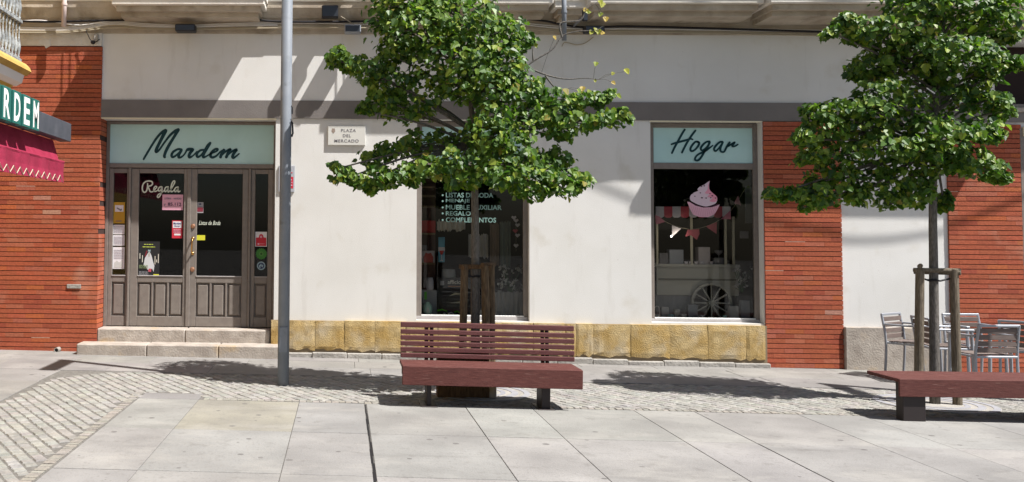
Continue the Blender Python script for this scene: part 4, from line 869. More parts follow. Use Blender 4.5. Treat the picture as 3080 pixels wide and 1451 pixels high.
# blobs: centre px, py, radius px x, y, depth offset m, depth radius m, density
B1 = [ # top mass
 (1300, -150, 150, 110, .0, .50, .8), (1260, -40, 165, 80, .1, .60, .9), (1230, 20, 110, 50, -.2, .45, 1.1), (1380, 50, 120, 70, -.25, .5, 1.0), (1260, 95, 130, 65, -.3, .5, 1.1), (1440, 120, 120, 75, -.1, .5, 1.0), (1530, 90, 55, 40, -.1, .3, 1.1), (1570, 130, 38, 28, 0, .22, 1.3),
 (1180, 75, 70, 35, -.1, .35, 1.1), (1200, 150, 60, 35, -.1, .3, 1.1), (1350, 180, 140, 65, -.3, .5, 1.0), (1500, 190, 75, 60, -.2, .45, 1.1),
 # upper left branch
 (1012, 172, 28, 24, -.1, .16, 1.8), (1040, 190, 48, 30, -.1, .22, 1.5), (1105, 215, 60, 36, -.1, .3, 1.3), (1170, 250, 75, 48, -.05, .35, 1.1), (1180, 170, 52, 28, -.15, .25, 1.2), (1160, 310, 62, 40, 0, .35, 1.1), (1250, 290, 95, 60, .1, .45, .8), (1095, 335, 22, 14, -.1, .12, 1.6), (1230, 345, 80, 25, .1, .35, .8),
 # middle
 (1400, 250, 110, 60, -.2, .5, .9), (1480, 265, 75, 60, -.35, .4, 1.0), (1545, 225, 40, 50, -.2, .3, 1.1), (1590, 270, 50, 28, -.2, .3, 1.2), (1550, 300, 75, 40, -.1, .45, 1.0),
 # right upper branch
 (1680, 300, 70, 26, -.15, .3, 1.25), (1760, 306, 52, 22, -.15, .22, 1.4), (1815, 294, 36, 16, -.15, .16, 1.7),
 # right lower branch
 (1640, 345, 75, 34, -.2, .35, 1.1), (1730, 370, 80, 28, -.25, .3, 1.25), (1810, 362, 60, 24, -.25, .25, 1.4), (1868, 352, 30, 15, -.25, .14, 1.8), (1680, 400, 50, 26, -.2, .25, 1.2), (1560, 380, 70, 40, -.3, .35, .9),
 # centre front
 (1480, 350, 55, 40, -.5, .3, 1.2), (1470, 410, 80, 45, -.5, .35, 1.1), (1530, 440, 75, 48, -.4, .4, 1.0), (1610, 500, 75, 45, -.2, .4, 1.0), (1680, 480, 40, 30, -.1, .25, 1.1), (1400, 440, 70, 40, .1, .4, .6),
 # lower right skirt
 (1500, 520, 90, 45, -.5, .4, 1.1), (1590, 545, 90, 40, -.4, .38, 1.1), (1680, 560, 65, 36, -.35, .3, 1.2), (1740, 552, 36, 24, -.3, .2, 1.5), (1600, 580, 60, 24, -.35, .25, 1.1), (1700, 527, 40, 25, -.3, .2, 1.2),
 # lower left skirt
 (1280, 430, 75, 34, .1, .35, 1.0), (1200, 455, 75, 30, .1, .3, 1.1), (1130, 480, 50, 24, .05, .25, 1.2), (1380, 490, 75, 42, -.45, .35, 1.1), (1290, 510, 80, 34, -.35, .32, 1.2), (1200, 530, 75, 30, -.3, .28, 1.3), (1120, 540, 65, 28, -.25, .25, 1.4), (1045, 535, 42, 26, -.2, .2, 1.6), (1015, 508, 20, 14, -.2, .12, 1.9), (1110, 562, 36, 15, -.2, .16, 1.4), (1390, 545, 50, 28, -.45, .25, 1.0), (1240, 558, 13, 12, -.3, .07, 2.0)]
bare1 = [([(1540, 255, -.1), (1590, 195, -.1), (1660, 150, -.1), (1690, 110, -.1), (1735, 95, -.1), (1790, 92, -.1), (1815, 78, -.1)], [(1800, 96, .09), (1778, 98, .08), (1790, 90, .07), (1812, 100, .07)]),
 ([(1580, 200, -.1), (1640, 225, -.1), (1700, 238, -.1), (1760, 236, -.1), (1800, 240, -.1)], [(1885, 215, .10), (1792, 193, .08), (1843, 222, .06), (1845, 250, .07), (1790, 244, .05), (1668, 114, .07)]),
 ([(1690, 112, -.1), (1686, 70, -.1), (1745, 62, -.1), (1762, 30, -.1), (1790, 12, -.1)], [(1764, 34, .08), (1760, 30, .07), (1810, 14, .11), (1806, 8, .09), (1806, 44, .08), (1822, 58, .09), (1772, 38, .06)]),
 ([(1605, 187, -.1), (1602, 160, -.1), (1604, 135, -.1)], [(1612, 138, .07)]),
 ([(1640, 228, -.1), (1665, 260, -.1), (1685, 272, -.1)], [(1745, 275, .10), (1752, 268, .09)])]
make_tree('linden_tree', 'middle street tree with broad low skirt of leaves before the centre window', T1, [(1430, 800), (1428, 600), (1425, 400), (1400, 200), (1370, 0)], B1, bare1, 5.0, 11)
D = lambda x, y, rx, ry, dy, dep, dn: (2300+x/1.868, y/1.868, rx/1.868, ry/1.868, dy, dep, dn)
B2 = [D(1000, -300, 260, 170, 0, .5, .8), D(950, -130, 300, 140, 0, .6, .9), D(900, 40, 210, 90, -.2, .5, 1.1), D(1130, 60, 200, 110, -.1, .5, 1.1), D(1330, 50, 110, 70, -.1, .35, 1.2), D(1260, 150, 120, 80, -.1, .4, 1.1), D(1370, 205, 55, 30, -.1, .2, 1.5),
 D(740, 190, 170, 80, -.2, .4, 1.1), D(560, 160, 120, 60, -.2, .3, 1.2), D(450, 140, 55, 42, -.2, .2, 1.5), D(375, 185, 45, 28, -.2, .16, 1.8), D(520, 225, 50, 30, -.15, .2, 1.3),
 D(700, 300, 120, 80, 0, .4, 1.0), D(620, 370, 100, 70, 0, .35, 1.1), D(520, 420, 55, 42, 0, .22, 1.4), D(650, 440, 45, 28, 0, .2, 1.1), D(880, 300, 150, 100, -.2, .5, 1.0), D(1050, 290, 150, 80, -.4, .4, 1.1), D(1180, 320, 90, 70, -.3, .35, 1.1), D(1320, 350, 90, 38, -.2, .25, 1.4), D(1410, 375, 60, 28, -.2, .16, 1.6),
 D(1230, 420, 60, 50, -.1, .3, 1.2), D(850, 420, 130, 70, 0, .45, .9), D(1000, 430, 60, 50, -.2, .3, 1.0), D(1150, 480, 90, 60, 0, .4, .9), D(1240, 570, 80, 50, -.2, .3, 1.2), D(1320, 630, 50, 40, -.2, .2, 1.5),
 D(620, 510, 85, 55, -.3, .3, 1.2), D(720, 580, 150, 70, -.1, .45, .9), D(950, 550, 150, 100, .15, .5, .7), D(1100, 600, 120, 80, .15, .45, .8), D(580, 620, 120, 60, -.3, .35, 1.1), D(400, 620, 120, 55, -.2, .35, 1.2), D(290, 640, 60, 60, -.2, .25, 1.3),
 D(320, 740, 110, 80, -.1, .35, 1.1), D(215, 790, 45, 36, -.2, .2, 1.6), D(500, 740, 150, 80, .0, .45, 1.0), D(700, 720, 160, 80, .1, .5, .8), D(900, 720, 120, 60, -.3, .35, 1.0), D(1050, 770, 170, 60, -.45, .35, 1.2), D(1200, 740, 90, 60, -.3, .3, 1.2), D(1270, 780, 50, 36, -.3, .2, 1.5), D(700, 820, 180, 60, -.3, .4, 1.1), D(850, 860, 120, 70, -.3, .35, 1.0),
 D(1000, 880, 120, 60, -.2, .35, 1.0), D(1150, 900, 100, 55, -.25, .3, 1.2), D(1230, 950, 80, 50, -.25, .25, 1.3), D(1310, 985, 42, 30, -.25, .16, 1.7), D(1060, 950, 80, 40, -.2, .3, 1.0),
 D(260, 890, 70, 45, -.1, .25, 1.2), D(420, 880, 150, 80, .0, .4, 1.0), D(370, 1000, 130, 60, .1, .35, 1.0), D(430, 1090, 130, 60, .1, .35, 1.0), D(260, 1090, 110, 50, .0, .28, 1.2), D(130, 1100, 80, 32, .0, .2, 1.4), D(50, 1105, 40, 24, .0, .14, 1.7), D(260, 1150, 60, 50, .0, .2, 1.1),
 D(600, 950, 100, 60, .0, .35, .65), D(650, 1060, 110, 70, .0, .35, .75), D(740, 1130, 90, 55, -.05, .28, .9), D(840, 1090, 80, 75, -.05, .28, .9), D(520, 1120, 50, 40, .0, .2, 1.0), D(760, 990, 110, 60, 0, .35, .8), D(1010, 1150, 28, 55, .05, .12, 1.3), D(880, 1010, 50, 60, 0, .25, 1.0)]
make_tree('linden_tree', 'right street tree with tall layered crown over the platform bench', T2, [(2808, 800), (2806, 640), (2810, 400), (2830, 200), (2840, 0)], B2, [], 5.0, 23)
# ================================================================ LEFT SIDE BUILDING, ITS BALCONY, SIGN AND AWNING
sb = thing('side_building', 'ochre side building with a stone balustrade balcony at the left edge', 'building', (-4.85, -3, gz(-4.85)))
def sbp(mb, name, m, smooth=False): o = mb.build(name, m, None, smooth); return under(o, sb)
q = MB(); q.box(-9, -4.86, -9, -.30, -.3, 7); sbp(q, 'wall', 'ochre')
za = atX(57, 190, -4.1).z; ye = atX(57, 190, -4.1).y
def exY(mb, prof_, y0, y1): # profile in (x,z)
    k = len(prof_); vs = [(x, y0, z) for x, z in prof_]+[(x, y1, z) for x, z in prof_]
    mb.add(vs, [tuple(range(k)), tuple(range(2*k-1, k-1, -1))]+[(i, (i+1) % k, (i+1) % k+k, i+k) for i in range(k)])
q = MB(); exY(q, [(-4.85, za-.15), (-4.03, za-.15), (-3.97, za-.10), (-3.99, za-.05), (-4.04, za), (-4.85, za)], -6, ye+.10); sbp(q, 'balcony_slab', 'ochre')
q = MB(); exY(q, [(-4.85, za-.29), (-4.14, za-.29), (-4.07, za-.25), (-4.04, za-.151), (-4.85, za-.151)], -6, ye+.04); sbp(q, 'balcony_moulding', 'white')
q = MB(); exY(q, [(-4.85, za-.36), (-4.22, za-.36), (-4.16, za-.291), (-4.85, za-.291)], -6, ye-.02); sbp(q, 'balcony_underside', flat('yellow_plaster', (.50, .34, .08)))
def balus(x, y, z0, h):
    q = MB(); q.lathe([(.020, 0), (.020, .05*h), (.011, .09*h), (.030, .30*h), (.026, .42*h), (.011, .62*h), (.010, .80*h), (.017, .86*h), (.010, .90*h), (.019, 1.0*h)], (x, y, z0), 10); return sbp(q, 'baluster', 'stone_grey', True)
for tier, (z0, h) in enumerate(((za+.05, .44), (za+.55, .44))):
    for k in range(18): balus(-4.10, ye-.03-.115*k, z0, h)
    for k in range(3): balus(-4.10-.14*(k+1), ye-.03, z0, h)
q = MB()
for z in (za, za+.495, za+1.0): q.cbox(-4.135, -4.065, -6, ye+.005, z+.001, z+.05, .008); q.cbox(-4.80, -4.136, ye-.06, ye+.004, z+.001, z+.05, .008)
sbp(q, 'handrail', 'stone_grey')
# sign with boxed letters
SX = -3.5; yS1 = atX(214, 400, SX).y; zS0, zS1 = atX(214, 428, SX).z, atX(214, 373, SX).z
t = thing('shop_sign', 'projecting dark sign beam with white block letters in green boxes over the red awning', 'sign', (SX, yS1, zS0))
def ln(mb, name, m): return under(mb.build(name, m, None), t)
q = MB(); q.cbox(SX-.14, SX, -5.2, yS1, zS0, zS1, .006); ln(q, 'beam', 'dark_box')
ys = [atX(x, 300, SX+.085).y for x in (10, 44, 73, 100)]; pit = (ys[3]-ys[0])/3; zl0, zl1 = zS0-.03, zS0+.315
for i, ch in enumerate('MARDEM'):
    y0 = ys[0]+(i-2)*pit; q = MB(); q.cbox(SX+.001, SX+.085, y0-.012, y0+.225, zl0, zl1, .004); bxo = ln(q, 'letter_box', 'green_sign')
    vs, fs = text_mb(ch, 1.0, depth=0, offset=.025); xs = [v[0] for v in vs]; zs = [v[1] for v in vs]
    q = MB(); w_ = max(xs)-min(xs); h_ = max(zs)-min(zs)
    q.add([(SX+.0865+dd, y0+.012+(v[0]-min(xs))/w_*.19, zl0+.025+(v[1]-min(zs))/h_*(zl1-zl0-.05)) for dd in (0,) for v in vs], fs); o = q.build('letter', 'white', None); o.parent = bxo
# awning
zA0 = atX(173, 547, SX).z; yA = atX(196, 480, SX).y; zf_ = atX(196, 490, SX).z
t = thing('awning', 'faded crimson fabric awning with cream zigzag trim under the green letter sign', 'awning', (SX, yA, zA0))
def ln2(mb, name, m): return under(mb.build(name, m, None), t)
q = MB(); n_ = 46; P = []; prof_ = [(-3.66, zS0+.0), (-3.58, zf_+.03), (-3.50, zf_), (-3.505, zf_-.02), (-3.51, (zf_+zA0)/2), (-3.50, zA0)]
for j in range(n_+1):
    y = -5.2+(yA+5.2)*j/n_; wv = .012*math.sin(j*.9)+.006*math.sin(j*2.3)
    P += [(x+wv*(k/5), y, z) for k, (x, z) in enumerate(prof_)]
fs = [(j*6+k, j*6+k+1, (j+1)*6+k+1, (j+1)*6+k) for j in range(n_) for k in range(5)]
q.add(P, fs); P2 = [(x-.004, y, z) for x, y, z in P]; q.add(P2, [f[::-1] for f in fs]); ln2(q, 'fabric', 'awning')
q = MB(); zig = []; 
for k in range(36):
    y = yA-.14-.105*k; zig.append((SX+.012, y, zA0+(.075 if k % 2 else .0)+.008))
for a_, b_ in zip(zig, zig[1:]): q.tube([a_, b_], .0055, 4)
ln2(q, 'zigzag_trim', flat('trim_cream', (.42, .38, .28)))
q = MB(); q.tube([(-3.52, -5.2, zf_+.005), (-3.52, yA, zf_+.005)], .016, 8); ln2(q, 'front_bar', 'awning')

# ================================================================ CABLES AND FITTINGS UNDER THE CORNICE
def cable(pts, Y, r, m, label, nm='cable', group=None):
    P = smooth_line([at(x, y, Y+(0 if len(p) < 3 else p[2])) for p in pts for x, y in [p[:2]]], 6); o0 = P[0]
    q = MB(); q.tube([p-o0 for p in P], r, 6); o = q.build(nm, m); o.location = o0; tag(o, label, 'cable', group); return o
gk = 'cables strung under the cornice'
cable([(-20, 62), (150, 66), (330, 62), (600, 60), (760, 60), (835, 65), (1000, 66), (1200, 62), (1450, 54), (1560, 56), (1640, 64), (1690, 74), (1760, 83), (1900, 80), (2200, 88), (2500, 97), (2800, 104), (3150, 106)], -.115, .015, 'cable_black', 'thickest black cable running the whole length under the cornice', group=gk)
cable([(60, 64), (115, 62), (160, 66), (240, 76), (330, 63)], -.11, .010, 'cable_white', 'white cable looping upward beside the pink drain pipe', group=gk)
rr = random.Random(5)
LAB = ['uppermost pale cable of the bundle left of the lamp post', 'second pale cable of the bundle left of the lamp post', 'third pale cable of the bundle left of the lamp post', 'fourth pale cable of the bundle left of the lamp post', 'lowest pale cable of the bundle left of the lamp post']
for i in range(5):
    y0 = 74+i*4.2; x0_ = rr.uniform(-10, 50)
    cable([(x0_, y0+8), (140, y0+10+rr.uniform(-2, 2)), (190, y0+9), (260, y0+2), (330, y0-8+rr.uniform(-2, 2)), (372, y0-8), (440, y0-2), (560, y0+rr.uniform(-2, 3)), (700, y0-4+rr.uniform(-2, 2)), (835, y0-6)], -.080-.006*i, .0085, 'cable_white' if i < 3 else 'cable_cream', LAB[i], group=gk)
LAB = ['topmost of four cream cables right of the lamp post', 'second of four cream cables right of the lamp post', 'third of four cream cables right of the lamp post', 'lowest of four cream cables right of the lamp post']
for i in range(4):
    y0 = 66+i*5.5
    cable([(836, y0), (960, y0+rr.uniform(-2, 2)), (1090, y0+2), (1300, y0+rr.uniform(0, 4)), (1500, y0-2), (1690, y0+14), (1900, y0+14+rr.uniform(-2, 2)), (2300, y0+22), (2700, y0+30), (3120, y0+34)], -.078-.008*i, .008, 'cable_white' if i < 2 else 'cable_cream', LAB[i], group=gk)
cable([(300, 118), (285, 128), (272, 120), (262, 100), (260, 92)], -.12, .006, 'cable_black', 'small black cable loop at top of the brick by the door', group=gk)
cable([(1025, 50), (1045, 62), (1070, 78), (1085, 88)], -.14, .006, 'cable_cream', 'short slanting cable between the black floodlight and grey lamp', group=gk)
cable([(1690, 140), (1700, 128), (1735, 135), (1760, 130), (1785, 112)], -.03, .007, 'cable_cream', 'cable loop hanging below the small black lamp', group=gk)
def pipe(nm, px, y0, y1, Y, r, m, label, extra=None):
    a, b_ = at(px, y1, Y), at(px, y0, Y); t = thing(nm, label, 'pipe', tuple(a)); q = MB(); q.tube([(0, 0, 0), (0, 0, b_.z-a.z)], r, 14); q.build('pipe', m, t, True)
    q = MB(); q.lathe([(r+.008, (b_.z-a.z)*.45), (r+.008, (b_.z-a.z)*.45+.03)], (0, 0, 0), 14); q.build('collar', m, t); return t
pipe('drain_pipe', 192, -60, 80, -.22, .032, 'pipe_pink', 'pinkish drain pipe coming down through the cornice at far left')
pipe('drain_pipe', 1697, -60, 122, -.60, .030, 'post_paint', 'thin grey pipe in front of the cornice right of the middle tree')
def flood(px0, px1, py0, py1, Y, m, label, dep=.12):
    a, b_ = at(px0, py1, Y), at(px1, py0, Y); t = thing('floodlight', label, 'floodlight', tuple(a)); W, H = b_.x-a.x, b_.z-a.z
    q = MB(); q.cbox(0, W, -dep, 0, 0, H, .012); q.build('housing', m, t); q = MB(); q.cbox(.012, W-.012, -dep-.004, -dep-.001, .012, H-.012, .001); q.build('lens', flat('lens_dark', (.04, .045, .055), .15), t)
    q = MB(); q.box(W*.4, W*.6, .001, -Y-.03 if Y < -.1 else .05, H*.4, H*.6); q.build('bracket', 'grey_metal', t); return t
flood(968, 1018, 22, 58, -.22, 'black_metal', 'large black square floodlight under the cornice right of the lamp post')
flood(1036, 1085, 82, 105, -.16, 'grey_metal', 'grey floodlight above the street plaque', .16)
flood(532, 592, 80, 101, -.16, 'black_metal', 'flat dark floodlight above the wide shop sign', .16)
flood(1752, 1811, 84, 104, -.16, 'black_metal', 'black floodlight under the cornice right of the thin grey pipe', .14)
flood(1750, 1766, 30, 66, -.70, 'black_metal', 'tall narrow black floodlight on the cornice beside the yellow leaves', .05)
a = at(284, 126, -.05); t = thing('junction_box', 'small pale junction box with black camera at the top of brick by the door', 'junction box', tuple(a)); q = MB(); q.cbox(0, .055, -.04, 0, 0, .10, .004); q.build('casing', 'concrete', t); q = MB(); q.lathe([(.0, -.03), (.026, -.02), (.032, 0), (.026, .02), (.0, .028)], (-.005, -.06, -.02), 12); q.build('camera_dome', 'black_metal', t, True)
q = MB(); r2 = random.Random(2); P = [(at(x, y, YB-.006).x, at(x, y, YB-.006).z) for x, y in ((117, 121), (148, 120), (152, 138), (138, 146), (132, 136), (118, 134))]; q.prism(P, YB-.008, YB+.002); under(q.build('render_patch', 'plaster', None), bld)

# ================================================================ CAFE CHAIRS
def make_chair(label, loc, rz, first=True):
    t = thing('cafe_chair', label, 'chair', loc, 'aluminium cafe chairs by the wall', rz); w = .232; A = 'alu'; r = .0155
    q = MB(); q.tube(smooth_line([(-w, .21, 0), (-w, .19, .44), (-w+.01, .24, .775)], 5), r, 8); q.build('rear_leg', A, t); q = MB(); q.tube(smooth_line([(w, .21, 0), (w, .19, .44), (w-.01, .24, .775)], 5), r, 8); q.build('rear_leg', A, t)
    for s in (-1, 1):
        q = MB(); q.tube([(s*w, -.23, 0), (s*w, -.215, .44), (s*w, -.21, .64)], .019, 8); q.build('front_leg', A, t)
        q = MB(); q.cbox(s*w-.022, s*w+.022, -.235, .20, .64, .662, .005); q.build('armrest', 'alu', t)
    q = MB(); q.cbox(-w, w, .225, .250, .755, .782, .004); q.cbox(-w, w, -.225, -.20, .415, .44, .004); q.cbox(-w, w, .18, .205, .415, .44, .004); q.cbox(-w-.0, -w+.022, -.199, .179, .416, .439, .003); q.cbox(w-.022, w, -.199, .179, .416, .439, .003); q.build('frame_rail', A, t)
    for i in range(4):
        z = .475+.070*i; y = .198+.040*(z-.44)/.39
        q = MB(); q.cbox(-w+.015, w-.015, y-.008, y+.006, z, z+.054, .003); q.build('back_slat', 'chair_slat', t)
    for i in range(6): q = MB(); q.cbox(-w+.024, w-.024, -.195+.063*i, -.195+.063*i+.054, .441, .452, .003); q.build('seat_slat', 'chair_slat', t)
    return t
def cpos(px, Y): x = at(px, 1110, Y).x; return Vector((x, Y, gz(x)))
ch = make_chair('chair nearest the cream wall, left of the wooden stakes', cpos(2744, -.78), .62)
copy_tree(ch, cpos(2932, -.70), .05, 'rear chair facing the plaza against the brick, right of the wooden stakes')
copy_tree(ch, cpos(2960, -1.90), math.pi+.06, 'front chair turned with its back to the plaza')
copy_tree(ch, cpos(3096, -1.35), 2.3, 'rightmost chair, cut off by the right edge')
copy_tree(ch, cpos(2836, -1.15), 1.45, 'chair half hidden directly behind the wooden stakes')

# ================================================================ SHOP WINDOW DISPLAYS
def item(nm, label, cat, px0, px1, py0, py1, Y, m, dep=.1, group=None, ch_=.004):
    a, b_ = at(px0, py1, Y), at(px1, py0, Y); t = thing(nm, label, cat, tuple(a), group); W, H = b_.x-a.x, b_.z-a.z
    q = MB(); q.cbox(0, W, 0, dep, 0, H, min(ch_, W*.2, H*.2)); q.build('body', m, t)
    def mark(n2, u0, u1, v0, v1, mm): q = MB(); q.box(u0*W, u1*W, -.003, -.0008, v0*H, v1*H); return q.build(n2, mm, t)
    def txt(s, u0, u1, v0, v1, mm):
        vs, fs = text_mb(s, 1.0, depth=0, offset=.01); xs = [v[0] for v in vs]; ys_ = [v[1] for v in vs]
        q = MB(); q.add([((u0+(v[0]-min(xs))/(max(xs)-min(xs))*(u1-u0))*W, -.0045, (v0+(v[1]-min(ys_))/(max(ys_)-min(ys_))*(v1-v0))*H) for v in vs], fs); return q.build('lettering', mm, t)
    def poly(n2, P, mm, lv=1): q = MB(); q.prism([(u*W, v*H) for u, v in P], -.002-.0015*lv, -.0008-.0015*(lv-1)); return q.build(n2, mm, t)
    return t, mark, txt, poly
def pot(nm, label, cat, px, pyb, Y, prof_, m, group=None):
    a = at(px, pyb, Y); t = thing(nm, label, cat, tuple(a), group); q = MB(); q.lathe(prof_, (0, 0, 0), 18); q.build('body', m, t, True); return t
# floors of the displays
for xl, xr, zz_, Y0_ in ((W1L-.4, W1R+.4, at(1400, 950, YW).z-.012, .20), (HL-.4, HR+.4, at(2100, 958, .13).z-.012, .22)):
    q = MB(); q.box(xl, xr, Y0_, 1.3, zz_-.02, zz_); under(q.build('display_floor', 'shelf', None), bld)
t, mk, tx, po = item('shelf_unit', 'narrow dark brown shelf unit on left side of the middle window', 'shelf', 1262, 1311, 530, 950, .62, flat('shelf_brown', (.10, .05, .04)), .04)
for yy in (566, 592, 624, 706, 796): q = MB(); a = at(1262, yy, .35); b_ = at(1309, yy-5, .35); q.cbox(a.x, b_.x, .35, .615, a.z, b_.z, .002); under(q.build('shelf_board', flat('shelf_edge', (.20, .13, .07)), None), t)
t, mk, tx, po = item('box', 'plain red box on the shelf at left of the middle window', 'box', 1268, 1310, 664, 704, .42, 'red_goods', .12)
t, mk, tx, po = item('gift_bag', 'white bag with a red apple picture on the left shelf', 'bag', 1269, 1308, 755, 794, .40, flat('bag_grey', (.52, .46, .46)), .10); po('apple', [(.15, .05), (.12, .5), (.3, .85), (.5, .78), (.7, .85), (.88, .5), (.85, .05)], flat('apple_red', (.50, .10, .08)))
t, mk, tx, po = item('box', 'pale lidded box on upper left shelf', 'box', 1268, 1284, 738, 753, .42, flat('box_grey', (.18, .17, .18)), .08)
t, mk, tx, po = item('wine_glass_card', 'tall blue card with a red wine glass picture behind the middle window', 'card', 1318.5, 1338, 714, 789, .30, 'sky_blue', .006)
mk('pale_stripe', 0, 1, .44, .60, 'bunting_white'); po('wine', [(.12, .46), (.88, .46), (.62, .30), (.38, .30)], 'red_goods', 2); po('stem', [(.44, .30), (.56, .30), (.56, .10), (.80, .05), (.20, .05), (.44, .10)], 'bunting_white', 2)
t = pot('lamp', 'white lamp shade standing behind the middle window', 'lamp', 1349, 845, .60, [(.105, 0), (.108, .01), (.092, .16)], flat('shade_grey', (.50, .48, .47)))
t, mk, tx, po = item('appliance_box', 'black appliance box lettered afficion behind the middle window', 'box', 1316, 1432, 838, 945, .34, flat('box_black', (.014, .018, .022), .35), .22)
tx('afficion', .26, .68, .84, .95, flat('letter_grey', (.75, .73, .66))); mk('orange_line', .27, .68, .76, .785, flat('orange_dim', (.30, .13, .05))); mk('logo', .07, .17, .80, .92, flat('logo_grey', (.38, .38, .40)))
po('appliance_picture', [(.25, .15), (.22, .48), (.40, .62), (.70, .60), (.80, .40), (.78, .12)], flat('pic_dark', (.05, .055, .05))); po('highlight', [(.30, .50), (.45, .60), (.72, .56), (.45, .54)], flat('pic_light', (.45, .42, .32)), 2); po('highlight', [(.28, .30), (.60, .36), (.74, .28), (.60, .31)], 'pic_light', 2)
t = pot('glass_jar', 'cut glass candle jar on the grey block', 'jar', 1293, 873, .33, [(.045, 0), (.052, .03), (.050, .12), (.040, .17)], flat('jar_grey', (.55, .52, .58), .2))
t, mk, tx, po = item('display_block', 'grey box with a green bar at lower left of the middle window', 'box', 1268, 1314, 873, 949, .36, flat('block_grey', (.30, .31, .34)), .2); mk('green_bar', .18, .34, .62, .92, 'vivid_green')
t = pot('glass_globe', 'mint green glass globe at the lower left corner of the middle window', 'globe', 1286, 948, .26, [(.03, 0), (.055, .03), (.066, .08), (.058, .13), (.03, .165), (.028, .175)], 'mint_white'); q = MB(); q.prism([(-.02, .04), (0, .12), (.02, .04), (.008, .04), (0, .07), (-.008, .04)], -.075, -.068); q.build('emblem', 'paper_white', t)
for px, py, wd, m_, lab in ((1330, 935, 30, 'vivid_green', 'bright green utensil lying left in the middle window'), (1375, 940, 16, 'vivid_green', 'short green tool beside the tree trunk in the middle window'), (1357, 944, 18, 'bunting_white', 'white handle on the middle window floor')):
    a = at(px-wd/2, py+3, .27); t = thing('kitchen_utensil', lab, 'utensil', tuple(a)); q = MB(); q.tube([(0, 0, .012), (wd/225*.5, 0, .030), (wd/225, .03, .006)], [.012, .010, .006], 8); q.build('blade', m_, t); q = MB(); q.tube([(wd/225, .03, .006), (wd/225+.06, .06, .0)], .008, 8); q.build('handle', 'navy', t)
# pale ruffled garment and cloths
def cloth(nm, label, cat, px0, px1, py0, py1, Y, m, seed, ragged=.02):
    r = random.Random(seed); a, b_ = at(px0, py1, Y), at(px1, py0, Y); t = thing(nm, label, cat, tuple(a)); W, H = b_.x-a.x, b_.z-a.z; q = MB(); n_ = 26; rows = 8; P = []
    for j in range(rows+1):
        for i in range(n_+1):
            u, v = i/n_, j/rows; P.append((u*W, .025*math.sin(u*W*90+seed)*(1-v*.5)+r.uniform(-.004, .004), v*H+(r.uniform(-ragged, ragged) if j in (0, rows) else 0)))
    q.add(P, [(j*(n_+1)+i, j*(n_+1)+i+1, (j+1)*(n_+1)+i+1, (j+1)*(n_+1)+i) for j in range(rows) for i in range(n_)]); q.build('fabric', m, t, True); return t
cloth('ruffled_cloth', 'pale ruffled cloth hanging below the green list of goods', 'cloth', 1314, 1400, 664, 694, .40, flat('cloth_pale', (.48, .45, .40)), 3, .025)
cloth('apron', 'pale apron hanging behind the trunk in the middle window', 'apron', 1408, 1468, 706, 776, .45, flat('cloth_grey', (.32, .30, .28)), 5)
cloth('towel', 'brown striped towel hanging in the right half of the middle window', 'towel', 1474, 1500, 672, 800, .5, flat('towel_brown', (.17, .12, .09)), 7)
cloth('towel', 'grey green towel hanging right of the brown striped towel', 'towel', 1504, 1536, 668, 806, .52, flat('towel_green', (.14, .17, .15)), 8)
cloth('sheet', 'grey cloth covering the low stand at lower right of the middle window', 'cloth', 1488, 1574, 878, 948, .34, flat('cloth_mid', (.26, .26, .26)), 9)
def flowers(nm, label, px0, px1, py0, py1, Y, m, n, seed, s=.03):
    r = random.Random(seed); a = at((px0+px1)/2, py1, Y); t = thing(nm, label, 'flowers', tuple(a)); W, H = (px1-px0)/225, (py1-py0)/225; q = MB(); st_ = MB()
    for i in range(n):
        c = Vector((r.uniform(-.5, .5)*W, r.uniform(-.06, .06), r.uniform(.15, 1)*H)); st_.tube([(0, 0, 0), c*.6, c], .003, 4)
        for k in range(5):
            d = Vector((r.gauss(0, 1), r.gauss(0, .5)-.5, r.gauss(0, 1))).normalized(); e = d.orthogonal().normalized()*s*.35; q.add([c, c+d*s*.6+e, c+d*s, c+d*s*.6-e], [(0, 1, 2, 3)])
    q.build('petals', m, t); st_.build('stems', 'green_dark', t); return t
flowers('flower_stems', 'pale dried flowers above the grey cloth in the middle window', 1500, 1572, 800, 880, .36, flat('petal_grey', (.55, .54, .50)), 26, 4, .05)
flowers('flower_stems', 'white artificial flowers at right of the cart in the cupcake window', 2208, 2256, 798, 880, .38, 'flower_white', 20, 6, .04)
r = random.Random(9)
t = thing('heart_garland', 'string of small white hearts hanging at right in the middle window', 'garland', tuple(at(1552, 650, .33)))
q = MB(); q.tube([(0, 0, 0), (0, 0, -.48)], .002, 5); q.build('string', 'cable_cream', t)
for i, (dx, dz) in enumerate(((-.03, -.02), (.0, -.06), (.02, -.12), (-.01, -.20), (.02, -.26), (.0, -.40))):
    q = MB(); s = .035; q.prism([(dx, dz-s), (dx+s, dz), (dx+s*.6, dz+s*.6), (dx, dz+s*.25), (dx-s*.6, dz+s*.6), (dx-s, dz)], -.008, .0); q.build('heart', 'bunting_white' if i != 3 else 'bunting_red', t)
